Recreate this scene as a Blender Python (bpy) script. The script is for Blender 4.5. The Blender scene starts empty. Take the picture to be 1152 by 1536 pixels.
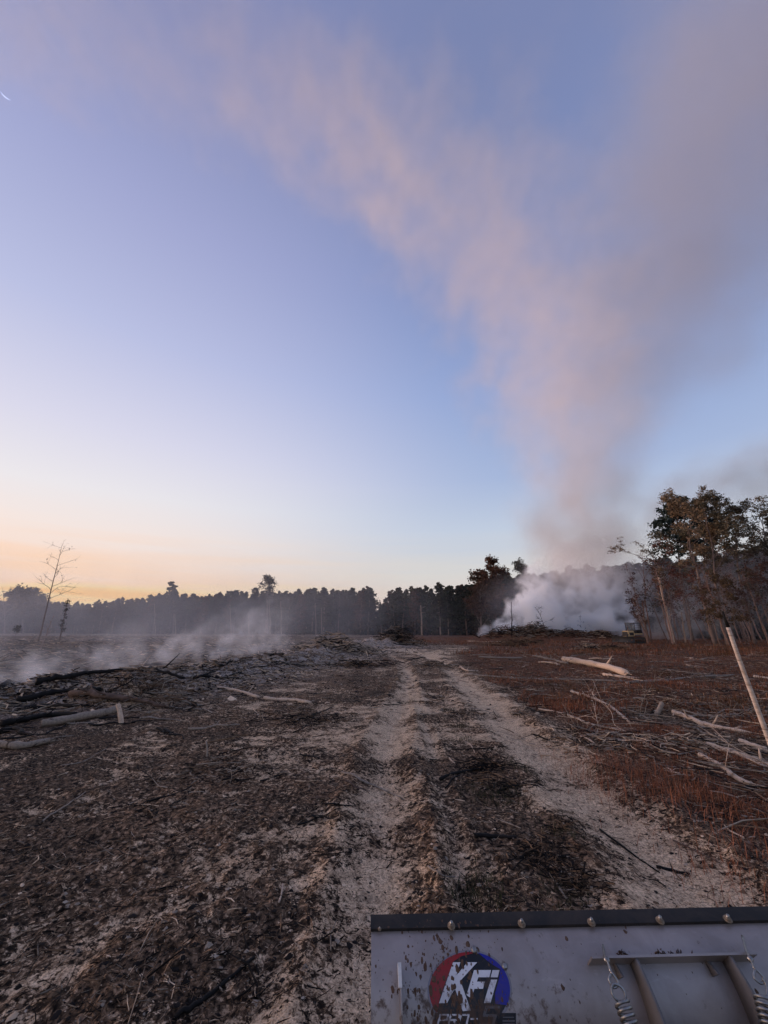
import bpy, bmesh, math, random
import numpy as np
from mathutils import Vector, Matrix

random.seed(7)
RNG = np.random.default_rng(11)
sc = bpy.context.scene
col = sc.collection

# ------------------------------------------------------------------ camera
PITCH = math.radians(17.07)
CAM = np.array([0.0, 0.0, 1.6])
FPX = 570.0
cam_d = bpy.data.cameras.new('camera')
cam = bpy.data.objects.new('camera', cam_d)
col.objects.link(cam)
cam.location = CAM
cam.rotation_euler = (math.radians(90) + PITCH, 0, 0)
cam_d.sensor_fit = 'VERTICAL'
cam_d.angle = 2 * math.atan(768 / FPX)
cam_d.clip_start = 0.05
cam_d.clip_end = 9000
sc.camera = cam

# ------------------------------------------------------------------ world
SUN_EL, SUN_AZ = math.radians(2.3), math.radians(-62)      # azimuth from +Y, negative = left
w = bpy.data.worlds.new("World")
sc.world = w
w.use_nodes = True
nt = w.node_tree
nt.nodes.clear()


def s2l(c):
    c = [v / 255 for v in c]
    return [(v / 12.92 if v <= 0.04045 else ((v + 0.055) / 1.055) ** 2.4) for v in c] + [1]


def N(nt, typ, **kw):
    n = nt.nodes.new(typ)
    for k, v in kw.items():
        if k == 'inp':
            for kk, vv in v.items():
                n.inputs[kk].default_value = vv
        else:
            setattr(n, k, v)
    return n


def L(nt, a, b):
    nt.links.new(a, b)


def ramp(nt, stops, interp='LINEAR'):
    r = N(nt, 'ShaderNodeValToRGB')
    cr = r.color_ramp
    cr.interpolation = interp
    while len(cr.elements) > 1:
        cr.elements.remove(cr.elements[-1])
    cr.elements[0].position = stops[0][0]
    cr.elements[0].color = stops[0][1]
    for p, c in stops[1:]:
        e = cr.elements.new(p)
        e.color = c
    return r


def math_n(nt, op, a, b=None, c=None, clamp=False):
    m = N(nt, 'ShaderNodeMath', operation=op, use_clamp=clamp)
    for i, v in enumerate((a, b, c)):
        if v is None:
            continue
        if isinstance(v, (int, float)):
            m.inputs[i].default_value = v
        else:
            L(nt, v, m.inputs[i])
    return m.outputs[0]


def mixc(nt, f, a, b, blend='MIX'):
    m = N(nt, 'ShaderNodeMix', data_type='RGBA', blend_type=blend)
    for s, v in ((m.inputs[0], f), (m.inputs[6], a), (m.inputs[7], b)):
        if isinstance(v, (int, float)):
            s.default_value = v
        elif isinstance(v, (list, tuple)):
            s.default_value = list(v)[:3] + [1]
        else:
            L(nt, v, s)
    return m.outputs[2]


tc = N(nt, 'ShaderNodeTexCoord')
sep = N(nt, 'ShaderNodeSeparateXYZ')
L(nt, tc.outputs['Generated'], sep.inputs[0])
# thin cloud streaks: they shift the elevation a little and tint it
mp = N(nt, 'ShaderNodeMapping')
mp.inputs['Scale'].default_value = (1.6, 1.6, 30)
L(nt, tc.outputs['Generated'], mp.inputs[0])
ns = N(nt, 'ShaderNodeTexNoise', inp={'Scale': 1.6, 'Detail': 4, 'Roughness': 0.55})
L(nt, mp.outputs[0], ns.inputs['Vector'])
fade = N(nt, 'ShaderNodeMapRange', interpolation_type='SMOOTHSTEP')
fade.inputs[1].default_value = .30; fade.inputs[2].default_value = .04
L(nt, sep.outputs[2], fade.inputs[0])
streak = math_n(nt, 'MULTIPLY', math_n(nt, 'MULTIPLY', math_n(nt, 'SUBTRACT', ns.outputs[0], 0.5), 0.19), fade.outputs[0])
zz = math_n(nt, 'ADD', sep.outputs[2], streak)
away = ramp(nt, [(0.0, s2l((226, 208, 200))), (.07, s2l((224, 213, 208))), (.13, s2l((218, 216, 214))), (.24, s2l((196, 208, 227))), (.36, s2l((168, 186, 222))),
                 (.55, s2l((146, 168, 215))), (.72, s2l((129, 149, 198))), (.9, s2l((125, 137, 180))), (1, s2l((122, 133, 176)))])
sunset = ramp(nt, [(0.0, s2l((255, 182, 108))), (.04, s2l((255, 202, 134))), (.07, s2l((255, 222, 168))), (.10, s2l((255, 218, 190))), (.14, s2l((253, 224, 206))), (.20, s2l((249, 234, 228))),
                   (.28, s2l((240, 236, 240))), (.4, s2l((222, 221, 240))), (.58, s2l((190, 196, 231))), (.75, s2l((165, 171, 213))),
                   (.9, s2l((136, 144, 188))), (1, s2l((126, 136, 180)))])
L(nt, zz, away.inputs[0])
L(nt, zz, sunset.inputs[0])
sh = (math.sin(SUN_AZ), math.cos(SUN_AZ))
hd = math_n(nt, 'ADD', math_n(nt, 'MULTIPLY', sep.outputs[0], sh[0]), math_n(nt, 'MULTIPLY', sep.outputs[1], sh[1]))
hl = math_n(nt, 'SQRT', math_n(nt, 'ADD', math_n(nt, 'MULTIPLY', sep.outputs[0], sep.outputs[0]),
                                math_n(nt, 'MULTIPLY', sep.outputs[1], sep.outputs[1])))
ca = math_n(nt, 'DIVIDE', hd, math_n(nt, 'MAXIMUM', hl, 0.001))
mr = N(nt, 'ShaderNodeMapRange', interpolation_type='SMOOTHSTEP')
mr.inputs[1].default_value = 0.08
mr.inputs[2].default_value = 1.0
L(nt, ca, mr.inputs[0])
lowp = N(nt, 'ShaderNodeMapRange'); lowp.inputs[1].default_value = .0; lowp.inputs[2].default_value = .35; lowp.inputs[3].default_value = 3.0; lowp.inputs[4].default_value = 1.0
L(nt, sep.outputs[2], lowp.inputs[0])
grad = mixc(nt, math_n(nt, 'POWER', mr.outputs[0], lowp.outputs[0]), away.outputs[0], sunset.outputs[0])
sky = N(nt, 'ShaderNodeTexSky', sky_type='NISHITA')
sky.sun_disc = False
sky.sun_elevation = SUN_EL
sky.sun_rotation = SUN_AZ
sky.air_density = 1.2
sky.dust_density = 2.0
skys = mixc(nt, 1.0, sky.outputs[0], (0.05, 0.05, 0.05), 'MULTIPLY')
tot = mixc(nt, 0.04, grad, skys)
# warm glow added outside the frame, left of the sun, to light the scene
GAZ = math.radians(-98)
gd = math_n(nt, 'ADD', math_n(nt, 'MULTIPLY', sep.outputs[0], math.sin(GAZ)), math_n(nt, 'MULTIPLY', sep.outputs[1], math.cos(GAZ)))
gp = math_n(nt, 'POWER', math_n(nt, 'MAXIMUM', gd, 0.0), 13.0)
tot = mixc(nt, gp, tot, (3.0, 1.8, 1.0), 'ADD')
bg = N(nt, 'ShaderNodeBackground')
bg.inputs[1].default_value = 1.0
L(nt, tot, bg.inputs[0])
wo = N(nt, 'ShaderNodeOutputWorld')
L(nt, bg.outputs[0], wo.inputs[0])

sun_d = bpy.data.lights.new('sun', 'SUN')
sun_d.energy = 3.0
sun_d.angle = math.radians(1.5)
sun_d.color = (1.0, 0.70, 0.60)
sun = bpy.data.objects.new('sun', sun_d)
col.objects.link(sun)
dsun = Vector((math.sin(SUN_AZ) * math.cos(SUN_EL), math.cos(SUN_AZ) * math.cos(SUN_EL), math.sin(SUN_EL)))
sun.rotation_euler = dsun.to_track_quat('Z', 'Y').to_euler()

vs = sc.view_settings
vs.view_transform = 'Standard'
vs.look = 'None'
vs.exposure = 0
vs.gamma = 1
vs.use_curve_mapping = False
sc.render.engine = 'CYCLES'
cy = sc.cycles
cy.use_denoising = True
cy.max_bounces = 12
cy.diffuse_bounces = 2
cy.glossy_bounces = 2
cy.transparent_max_bounces = 8
cy.volume_bounces = 12
cy.volume_step_rate = 1.0
cy.volume_max_steps = 256
cy.use_adaptive_sampling = True
cy.adaptive_threshold = 0.02


# ------------------------------------------------------------------ noise + terrain
def _h(ix, iy, seed):
    n = (ix.astype(np.int64) * 374761393 + iy.astype(np.int64) * 668265263 + seed * 1442695041) & 0xFFFFFFFF
    n = ((n ^ (n >> 13)) * 1274126177) & 0xFFFFFFFF
    n = n ^ (n >> 16)
    return (n & 0xFFFF) / 32767.5 - 1.0


def vn(x, y, seed=0):
    ix = np.floor(x); iy = np.floor(y)
    fx = x - ix; fy = y - iy
    ux = fx * fx * (3 - 2 * fx); uy = fy * fy * (3 - 2 * fy)
    a = _h(ix, iy, seed); b = _h(ix + 1, iy, seed); c = _h(ix, iy + 1, seed); d = _h(ix + 1, iy + 1, seed)
    return (a * (1 - ux) + b * ux) * (1 - uy) + (c * (1 - ux) + d * ux) * uy


def fbm(x, y, scale, octv=3, seed=0, rough=0.5, sx=1.0):
    r = 0; a = 1; f = 1 / scale; t = 0
    for o in range(octv):
        ang = 0.6 + 1.1 * o
        cx, sn = math.cos(ang), math.sin(ang)
        X = x * sx
        r = r + a * vn((X * cx - y * sn) * f + 17.3 * o, (X * sn + y * cx) * f - 9.1 * o, seed + o)
        t += a; a *= rough; f *= 2.03
    return r / t


def sstep(a, b, v):
    t = np.clip((v - a) / (b - a), 0, 1)
    return t * t * (3 - 2 * t)


def segd(x, y, pts):
    """distance to a polyline and parameter along it"""
    best = np.full(x.shape, 1e9); par = np.zeros(x.shape)
    for i in range(len(pts) - 1):
        ax, ay = pts[i]; bx, by = pts[i + 1]
        dx, dy = bx - ax, by - ay
        t = np.clip(((x - ax) * dx + (y - ay) * dy) / (dx * dx + dy * dy), 0, 1)
        d = np.hypot(x - ax - t * dx, y - ay - t * dy)
        m = d < best
        best = np.where(m, d, best); par = np.where(m, i + t, par)
    return best, par


LT = [(-0.05, -6), (-0.02, 2), (0.02, 6), (0.45, 10), (0.9, 15), (0.95, 21), (0.0, 27), (-2.5, 31)]
LT2 = [(0.45, -6), (0.5, 3), (0.68, 6), (0.75, 9), (0.95, 13)]
RT = [(1.75, -6), (1.95, 2), (2.08, 4.5), (2.2, 7.6), (2.45, 12), (2.9, 19), (2.6, 25), (0.5, 30), (-3, 34)]
WIND = [(-16, 4.6), (-11, 8), (-7.2, 10.6), (-6.0, 14), (-5.0, 20), (-3.5, 27), (-1, 36), (2.5, 43)]


def masks(x, y):
    x = np.asarray(x, float); y = np.asarray(y, float)
    dl, _ = segd(x, y, LT); dl2, _ = segd(x, y, LT2); dr, _ = segd(x, y, RT)
    dw, pw = segd(x, y, WIND)
    # right border of the sandy road
    xr = np.interp(y, [0, 3, 5, 8, 13, 20, 26, 32, 40], [2.35, 2.4, 2.55, 2.75, 3.0, 3.6, 4.4, 6.5, 9.0])
    xl = np.interp(y, [0, 6, 10, 15, 21, 27, 34], [-.35, -.35, -.1, .3, .3, -1.4, -6])
    xr = xr + .25 * fbm(x, y, 1.3, 2, 71); xl = xl + .2 * fbm(x, y, 1.1, 2, 72)
    road = sstep(0, .35, x - xl) * sstep(0, .3, xr - x) * sstep(44, 33, y)
    mid = np.exp(-((x - np.interp(y, [0, 3, 6, 12, 20], [1.05, 1.02, 1.1, 1.45, 1.9])) / .42) ** 2) * sstep(16, 11, y)
    tr = np.maximum(np.exp(-(dl / .24) ** 2), np.exp(-(dr / .36) ** 4)) + .45 * np.exp(-(dl2 / .1) ** 2) + .5 * np.exp(-((x - np.interp(y, [0, 3, 5, 8, 13, 20], [2.42, 2.45, 2.62, 2.85, 3.1, 3.6])) / .14) ** 2) * sstep(22, 16, y)
    left_far = sstep(-1.0, -6, x)
    # sand amount: about -1 (none) .. 1 (all)
    lugs = 0
    for cx0, sl in ((-1.55, -.10), (-2.9, -.16), (-4.6, -.2)):
        dd = x - (cx0 + sl * (y - 2.5))
        yy = y + dd * .35
        lugs = lugs + np.exp(-(dd / .32) ** 4) * sstep(.1, .55, np.sin(yy * 2 * np.pi / .34) + .8 * fbm(x, y, .9, 2, 81)) * sstep(.0, .3, fbm(x, y, 2.2, 2, 82) + .15)
    lugs = lugs * sstep(13, 9, y)
    amt = (-.17 + .46 * lugs - .12 * left_far + road * .10 + road * .02 + tr * sstep(34, 28, y) * .36 - road * mid * .20)
    band = np.exp(-((x - 1.55) / .14) ** 2) * sstep(9, 2, y) * .2
    amt = amt + band
    farspot = np.exp(-(((x - 1.2) / 3.0) ** 2 + ((y - 29) / 5.0) ** 2)) * .6
    amt = amt + farspot
    right = sstep(.15, .9, x - xr)
    amt = amt - right * .42 + right * .36 * np.exp(-(((x - 3.6) / .55) ** 2 + ((y - 3.7) / .6) ** 2))
    n = fbm(x, y, .50, 4, 5, .62, .75) + .5 * fbm(x, y, 2.2, 2, 9) + .35 * fbm(x, y, .14, 3, 12, .6)
    sand = amt + n * .72 * (1 - .35 * np.clip(tr, 0, 1))
    ash = np.exp(-(dw / (1.6 + .06 * y)) ** 2) * sstep(3.6, 6, y)
    grass = right * sstep(2.2, 3.6, y + .4 * fbm(x, y, 1.0, 2, 33)) * sstep(.12, -.1, fbm(x, y, 1.6, 3, 44) - .25)
    grass = np.maximum(grass, sstep(36, 44, y) * sstep(1, 5, x))
    grass = np.maximum(grass, right * sstep(9, 14, y) * .8)
    return dict(sand=sand, ash=ash, grass=grass, dl=dl, dl2=dl2, dr=dr, dw=dw, pw=pw, road=road, right=right, mid=mid)


def height(x, y, m=None):
    x = np.asarray(x, float); y = np.asarray(y, float)
    if m is None:
        m = masks(x, y)
    h = .035 * fbm(x, y, 1.7, 2, 1) + .10 * fbm(x, y, 14, 2, 2) * sstep(5, 30, y)
    rough = np.clip(sstep(.12, -.2, m['sand']) + .12, 0, 1)
    h += rough * (.018 + .045 * fbm(x, y, .42, 3, 21, .6) + .022 * fbm(x, y, .11, 3, 22, .6) + .009 * fbm(x, y, .03, 2, 25, .6))
    h += .010 * fbm(x, y, .16, 3, 23) + .005 * fbm(x, y, .04, 2, 24)
    # wheel ruts with small shoulders and tread lugs
    for k, wd, dp in (('dl', .2, .05), ('dr', .3, .055), ('dl2', .07, .02)):
        d = m[k]
        h += -dp * np.exp(-(d / wd) ** 2) + dp * .7 * np.exp(-((d - wd * 1.9) / (wd * .55)) ** 2)
        h += .010 * np.exp(-(d / wd) ** 4) * np.sign(np.sin(y * 2 * np.pi / .16 + d * 9)) * sstep(12, 6, y) * sstep(-.2, .3, fbm(x, y, .8, 2, 61))
    # burnt windrow on the left, mound in it, far brush pile
    wr = np.exp(-(m['dw'] / 1.25) ** 2) * sstep(3.4, 6.5, y) * np.interp(y, [4, 8, 14, 25, 45], [.32, .36, .38, .5, .65])
    h += wr * (1 + .6 * fbm(x, y, .9, 3, 31)) + .20 * sstep(.03, .3, wr) * fbm(x, y, .45, 4, 32, .6)
    h += .60 * np.exp(-(((x + 5.55) / 1.0) ** 2 + ((y - 9.3) / .8) ** 2)) * (1 + .35 * fbm(x, y, .35, 3, 36))
    h += .55 * np.exp(-(((x - .6) / 3.2) ** 2 + ((y - 46) / 1.6) ** 2))
    # debris ridge under the fire
    dF = np.exp(-((y - 63 - 1.5 * np.sin(x * .2)) / 2.4) ** 2) * sstep(12, 19, x) * sstep(48, 42, x)
    h += 1.15 * dF * (1 + .6 * fbm(x, y, 2.2, 3, 38))
    # rough right side
    h += m['right'] * (.05 * fbm(x, y, .8, 3, 41) + .10 * fbm(x, y, 4, 2, 42)) * sstep(2.4, 4.5, y)
    # slash field behind the windrow
    h += sstep(-6, -11, x + .1 * y) * sstep(12, 18, y) * (.10 + .28 * fbm(x, y, 1.6, 3, 52)) * sstep(110, 60, y)
    # far field
    h += .12 * fbm(x, y, 3.0, 3, 51) * sstep(15, 40, y)
    return h


def ray(px, py):
    cx, cyy = (px - 576) / FPX, -(py - 768) / FPX
    d = np.array([cx, math.cos(PITCH) - cyy * math.sin(PITCH), math.sin(PITCH) + cyy * math.cos(PITCH)])
    return d


def G(px, py, dz=0.0):
    """where the photo's ray through a pixel meets the terrain"""
    d = ray(px, py)
    d = d / d[1]
    ys = 1.2 * (1.012 ** np.arange(0, 420))
    X = CAM[0] + d[0] * ys; Z = CAM[2] + d[2] * ys
    H = height(X, ys) + dz
    k = np.argmax(Z < H)
    if not (Z < H).any():
        k = 380
    y = ys[k]
    if k > 0:
        a = (Z[k - 1] - H[k - 1]); b = (Z[k] - H[k])
        if a > 0 > b:
            y = ys[k - 1] + (ys[k] - ys[k - 1]) * a / (a - b)
    return np.array([d[0] * y, y, CAM[2] + d[2] * y])


def at(px, py, y):
    """point on the pixel's ray at forward distance y"""
    d = ray(px, py); d = d / d[1]
    return np.array([d[0] * y, y, CAM[2] + d[2] * y])


def hz(x, y):
    return float(height(np.array([x]), np.array([y]))[0])


# ------------------------------------------------------------------ mesh helpers
class MB:
    def __init__(self):
        self.V = []; self.Q = []; self.T = []; self.C = []; self.MQ = []; self.n = 0

    def add(self, V, F, c=None):
        V = np.asarray(V, float); F = np.asarray(F, int)
        if len(V) == 0:
            return
        self.V.append(V)
        (self.Q if F.shape[1] == 4 else self.T).append(F + self.n)
        if c is None:
            c = (1, 1, 1)
        c = np.asarray(c, float)
        if c.ndim == 1:
            c = np.tile(c, (len(V), 1))
        self.C.append(c)
        self.n += len(V)

    def tube(self, pts, rad, sides=6, c=None, cap=True, ridge=0.0):
        P = np.asarray(pts, float); n = len(P)
        rad = np.broadcast_to(np.asarray(rad, float), (n,))
        T = np.gradient(P, axis=0)
        T /= np.linalg.norm(T, axis=1)[:, None] + 1e-9
        up = np.array([0, 0, 1.0]) if abs(T[0][2]) < .9 else np.array([1.0, 0, 0])
        A = np.cross(T, up); A /= np.linalg.norm(A, axis=1)[:, None] + 1e-9
        B = np.cross(T, A)
        th = np.arange(sides) * 2 * np.pi / sides
        rr = rad[:, None] * np.ones(sides)
        if ridge:
            rr = rr * (1 + ridge * RNG.uniform(-1, 1, (n, sides)))
        R = P[:, None, :] + rr[:, :, None] * (A[:, None, :] * np.cos(th)[None, :, None] + B[:, None, :] * np.sin(th)[None, :, None])
        V = R.reshape(-1, 3)
        i = np.arange(n - 1)[:, None] * sides; j = np.arange(sides)[None, :]
        j2 = (j + 1) % sides
        Q = np.stack([i + j, i + j2, i + sides + j2, i + sides + j], -1).reshape(-1, 4)
        self.add(V, Q, c)
        if cap:
            base = self.n - len(V)
            for k, s in ((0, -1), (n - 1, 1)):
                self.V.append(P[k:k + 1]); self.C.append(np.tile(np.asarray(c if (c is not None and np.ndim(c) == 1) else (1, 1, 1), float), (1, 1)))
                ci = self.n; self.n += 1
                a = base + k * sides + np.arange(sides); b = base + k * sides + (np.arange(sides) + 1) % sides
                t = np.stack([np.full(sides, ci), a, b] if s > 0 else [np.full(sides, ci), b, a], 1)
                self.T.append(t)

    def box(self, c, s, rot=None, colr=None):
        h = np.array(s, float) / 2
        V = np.array([[x, y, z] for x in (-1, 1) for y in (-1, 1) for z in (-1, 1)], float) * h
        if rot is not None:
            V = V @ np.array(rot.to_3x3() if hasattr(rot, 'to_3x3') else rot).T
        F = [[0, 1, 3, 2], [4, 6, 7, 5], [0, 4, 5, 1], [2, 3, 7, 6], [0, 2, 6, 4], [1, 5, 7, 3]]
        self.add(V + np.array(c, float), F, colr)

    def mesh(self, name, mat, smooth=False, col_attr=True):
        V = np.concatenate(self.V); C = np.concatenate(self.C)
        Q = np.concatenate(self.Q) if self.Q else np.zeros((0, 4), int)
        T = np.concatenate(self.T) if self.T else np.zeros((0, 3), int)
        me = bpy.data.meshes.new(name)
        me.vertices.add(len(V)); me.vertices.foreach_set('co', V.ravel())
        nl = Q.size + T.size
        me.loops.add(nl)
        me.loops.foreach_set('vertex_index', np.concatenate([Q.ravel(), T.ravel()]).astype(np.int32))
        me.polygons.add(len(Q) + len(T))
        st = np.concatenate([np.arange(len(Q)) * 4, Q.size + np.arange(len(T)) * 3]).astype(np.int32)
        me.polygons.foreach_set('loop_start', st)
        me.update(calc_edges=True)
        me.validate()
        if smooth:
            me.polygons.foreach_set('use_smooth', np.ones(len(me.polygons), bool))
        if col_attr:
            a = me.attributes.new('tint', 'FLOAT_COLOR', 'POINT')
            a.data.foreach_set('color', np.concatenate([C, np.ones((len(C), 1))], 1).astype(np.float32).ravel())
        if mat:
            me.materials.append(mat)
        return me

    def obj(self, name, mat, parent=None, smooth=False, kind=None):
        o = bpy.data.objects.new(name, self.mesh(name, mat, smooth))
        col.objects.link(o)
        if parent is not None:
            o.parent = parent
        if kind:
            o['kind'] = kind
        return o


def tag(o, label=None, cat=None, group=None, kind=None):
    if label: o['label'] = label
    if cat: o['category'] = cat
    if group: o['group'] = group
    if kind: o['kind'] = kind
    return o


def empty(name, loc=(0, 0, 0), rz=0.0):
    o = bpy.data.objects.new(name, None)
    col.objects.link(o)
    o.location = loc; o.rotation_euler = (0, 0, rz)
    return o


def copy_tree(o, parent=None):
    c = o.copy(); col.objects.link(c)
    if parent is not None:
        c.parent = parent
    for ch in [k for k in KIDS.get(o.name, [])]:
        d = copy_tree(ch, c)
    return c


KIDS = {}


def reg(root):
    KIDS[root.name] = list(root.children)
    for c in root.children:
        reg(c)
    return root


# ------------------------------------------------------------------ materials
def material(name, rough=0.9, spec=0.2):
    m = bpy.data.materials.new(name)
    m.use_nodes = True
    nt = m.node_tree
    b = nt.nodes['Principled BSDF']
    b.inputs['Roughness'].default_value = rough
    b.inputs['Specular IOR Level'].default_value = spec
    return m, nt, b


def noise(nt, scale, detail=4, rough=.55, vec=None, dist=0.0):
    n = N(nt, 'ShaderNodeTexNoise', inp={'Scale': scale, 'Detail': detail, 'Roughness': rough, 'Distortion': dist})
    if vec is not None:
        L(nt, vec, n.inputs['Vector'])
    return n


def bump(nt, b, hgt, strength=.5, dist=.02):
    bp = N(nt, 'ShaderNodeBump', inp={'Strength': strength, 'Distance': dist})
    L(nt, hgt, bp.inputs['Height'])
    L(nt, bp.outputs[0], b.inputs['Normal'])
    return bp


def simple_mat(name, c, rough=.85, var=.35, scale=8, tinted=False, spec=.2, bstr=.3, metal=0.0, stretch=None, bdist=.01):
    m, nt, b = material(name, rough, spec)
    tcn = N(nt, 'ShaderNodeTexCoord')
    vec = tcn.outputs['Object']
    if stretch:
        mp = N(nt, 'ShaderNodeMapping'); mp.inputs['Scale'].default_value = stretch
        L(nt, vec, mp.inputs[0]); vec = mp.outputs[0]
    n1 = noise(nt, scale, 5, .6, vec)
    r = ramp(nt, [(.25, [1 - var] * 3 + [1]), (.75, [1 + var] * 3 + [1])])
    L(nt, n1.outputs[0], r.inputs[0])
    base = mixc(nt, 1.0, c, r.outputs[0], 'MULTIPLY')
    if tinted:
        a = N(nt, 'ShaderNodeAttribute', attribute_name='tint')
        base = mixc(nt, 1.0, base, a.outputs[0], 'MULTIPLY')
    L(nt, base, b.inputs['Base Color'])
    b.inputs['Metallic'].default_value = metal
    if bstr:
        bump(nt, b, n1.outputs[0], bstr, bdist)
    return m


# ground
def ground_material():
    m, nt, b = material('burnt_ground', .95, .15)
    geo = N(nt, 'ShaderNodeNewGeometry')
    P = geo.outputs['Position']
    a_s = N(nt, 'ShaderNodeAttribute', attribute_name='sand').outputs['Fac']
    a_a = N(nt, 'ShaderNodeAttribute', attribute_name='ash').outputs['Fac']
    a_g = N(nt, 'ShaderNodeAttribute', attribute_name='grass').outputs['Fac']
    a_l = N(nt, 'ShaderNodeAttribute', attribute_name='lefts').outputs['Fac']
    n_f = noise(nt, 26, 5, .62, P, .6)
    n_m = noise(nt, 6.5, 4, .6, P, .4)
    n_u = noise(nt, 110, 3, .6, P)
    n_l = noise(nt, .8, 3, .5, P)
    # fine breakup of the sand edge
    s = math_n(nt, 'ADD', a_s, math_n(nt, 'MULTIPLY', math_n(nt, 'SUBTRACT', n_f.outputs[0], .5), 1.9))
    s = math_n(nt, 'ADD', s, math_n(nt, 'MULTIPLY', math_n(nt, 'SUBTRACT', n_u.outputs[0], .5), .8))
    s = math_n(nt, 'ADD', s, math_n(nt, 'MULTIPLY', math_n(nt, 'SUBTRACT', n_m.outputs[0], .5), .7))
    mr = N(nt, 'ShaderNodeMapRange', interpolation_type='SMOOTHSTEP')
    mr.inputs[1].default_value = -.04; mr.inputs[2].default_value = .15
    L(nt, s, mr.inputs[0])
    sandf = mr.outputs[0]
    sc_ = ramp(nt, [(.3, (.28, .190, .125, 1)), (.5, (.68, .490, .33, 1)), (.72, (.88, .665, .47, 1))])
    L(nt, n_m.outputs[0], sc_.inputs[0])
    su = ramp(nt, [(.32, (.45, .42, .40, 1)), (.5, (1, 1, 1, 1)), (.75, (1.15, 1.15, 1.15, 1))])
    L(nt, n_u.outputs[0], su.inputs[0])
    sandc = mixc(nt, 1, sc_.outputs[0], su.outputs[0], 'MULTIPLY')
    cl_ = N(nt, 'ShaderNodeMapRange', interpolation_type='SMOOTHSTEP'); cl_.inputs[1].default_value = .05; cl_.inputs[2].default_value = .5
    L(nt, a_s, cl_.inputs[0])
    n_d = noise(nt, 48, 5, .7, P, .8)
    dr_ = ramp(nt, [(.36, (.24, .21, .19, 1)), (.50, (.80, .78, .76, 1)), (.62, (1.12, 1.1, 1.08, 1))])
    L(nt, n_d.outputs[0], dr_.inputs[0])
    sandc = mixc(nt, math_n(nt, 'MULTIPLY', cl_.outputs[0], .5), sandc, (.85, .635, .44))
    sandc = mixc(nt, 1, sandc, dr_.outputs[0], 'MULTIPLY')
    mc = ramp(nt, [(.32, (.006, .004, .003, 1)), (.43, (.036, .024, .016, 1)), (.54, (.145, .098, .064, 1)), (.67, (.42, .295, .20, 1))])
    L(nt, n_f.outputs[0], mc.inputs[0])
    ml = ramp(nt, [(.35, (.7, .68, .68, 1)), (.65, (1.35, 1.2, 1.1, 1))])
    L(nt, n_l.outputs[0], ml.inputs[0])
    mulch = mixc(nt, 1, mc.outputs[0], ml.outputs[0], 'MULTIPLY')
    mulch = mixc(nt, math_n(nt, 'MULTIPLY', a_l, .4), mulch, (.014, .012, .012))
    basec = mixc(nt, sandf, mulch, sandc)
    # pale ash in the windrow
    ashn = noise(nt, 3.3, 5, .65, P, .8)
    ar = ramp(nt, [(.42, (0, 0, 0, 1)), (.52, (1, 1, 1, 1))])
    L(nt, ashn.outputs[0], ar.inputs[0])
    ashc = ramp(nt, [(.3, (.13, .105, .09, 1)), (.5, (.36, .30, .26, 1)), (.7, (.58, .50, .44, 1))])
    L(nt, n_f.outputs[0], ashc.inputs[0])
    basec = mixc(nt, math_n(nt, 'MULTIPLY', math_n(nt, 'MULTIPLY', math_n(nt, 'MULTIPLY', a_a, 1.5, clamp=True), ar.outputs[0]), .95), basec, ashc.outputs[0])
    # reddish sedge litter
    gc = ramp(nt, [(.3, (.022, .011, .007, 1)), (.5, (.105, .044, .023, 1)), (.7, (.22, .10, .055, 1))])
    L(nt, n_f.outputs[0], gc.inputs[0])
    basec = mixc(nt, math_n(nt, 'MULTIPLY', a_g, .9), basec, gc.outputs[0])
    L(nt, basec, b.inputs['Base Color'])
    hsum = math_n(nt, 'ADD', math_n(nt, 'MULTIPLY', n_f.outputs[0], 1.0), math_n(nt, 'MULTIPLY', n_u.outputs[0], .45))
    hsum = math_n(nt, 'SUBTRACT', hsum, math_n(nt, 'MULTIPLY', sandf, .25))
    bump(nt, b, hsum, .8, .03)
    return m


M = {}
M['ground'] = ground_material()
M['litter'] = simple_mat('charred_litter', (.9, .9, .9), .9, .3, 30, tinted=True, bstr=0)
M['grass'] = simple_mat('sedge_blades', (.9, .9, .9), .8, .25, 3, tinted=True, bstr=0)
M['leaf'] = simple_mat('leaf_cover', (.9, .9, .9), .8, .3, .5, tinted=True, bstr=0)
M['pine'] = simple_mat('pine_needles', (.9, .9, .9), .85, .35, .6, tinted=True, bstr=0)
M['bark'] = simple_mat('tree_bark', (.16, .12, .105), .95, .4, 3, tinted=True, bstr=.4)
M['charred'] = simple_mat('charred_wood', (.010, .009, .009), .8, .6, 12, tinted=True, bstr=.8, stretch=None)
M['ashwood'] = simple_mat('ash_grey_wood', (.21, .17, .14), .9, .6, 9, tinted=True, bstr=.6)
M['bare'] = simple_mat('bare_pale_wood', (.46, .345, .27), .8, .6, 7, tinted=True, bstr=.8)
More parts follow.
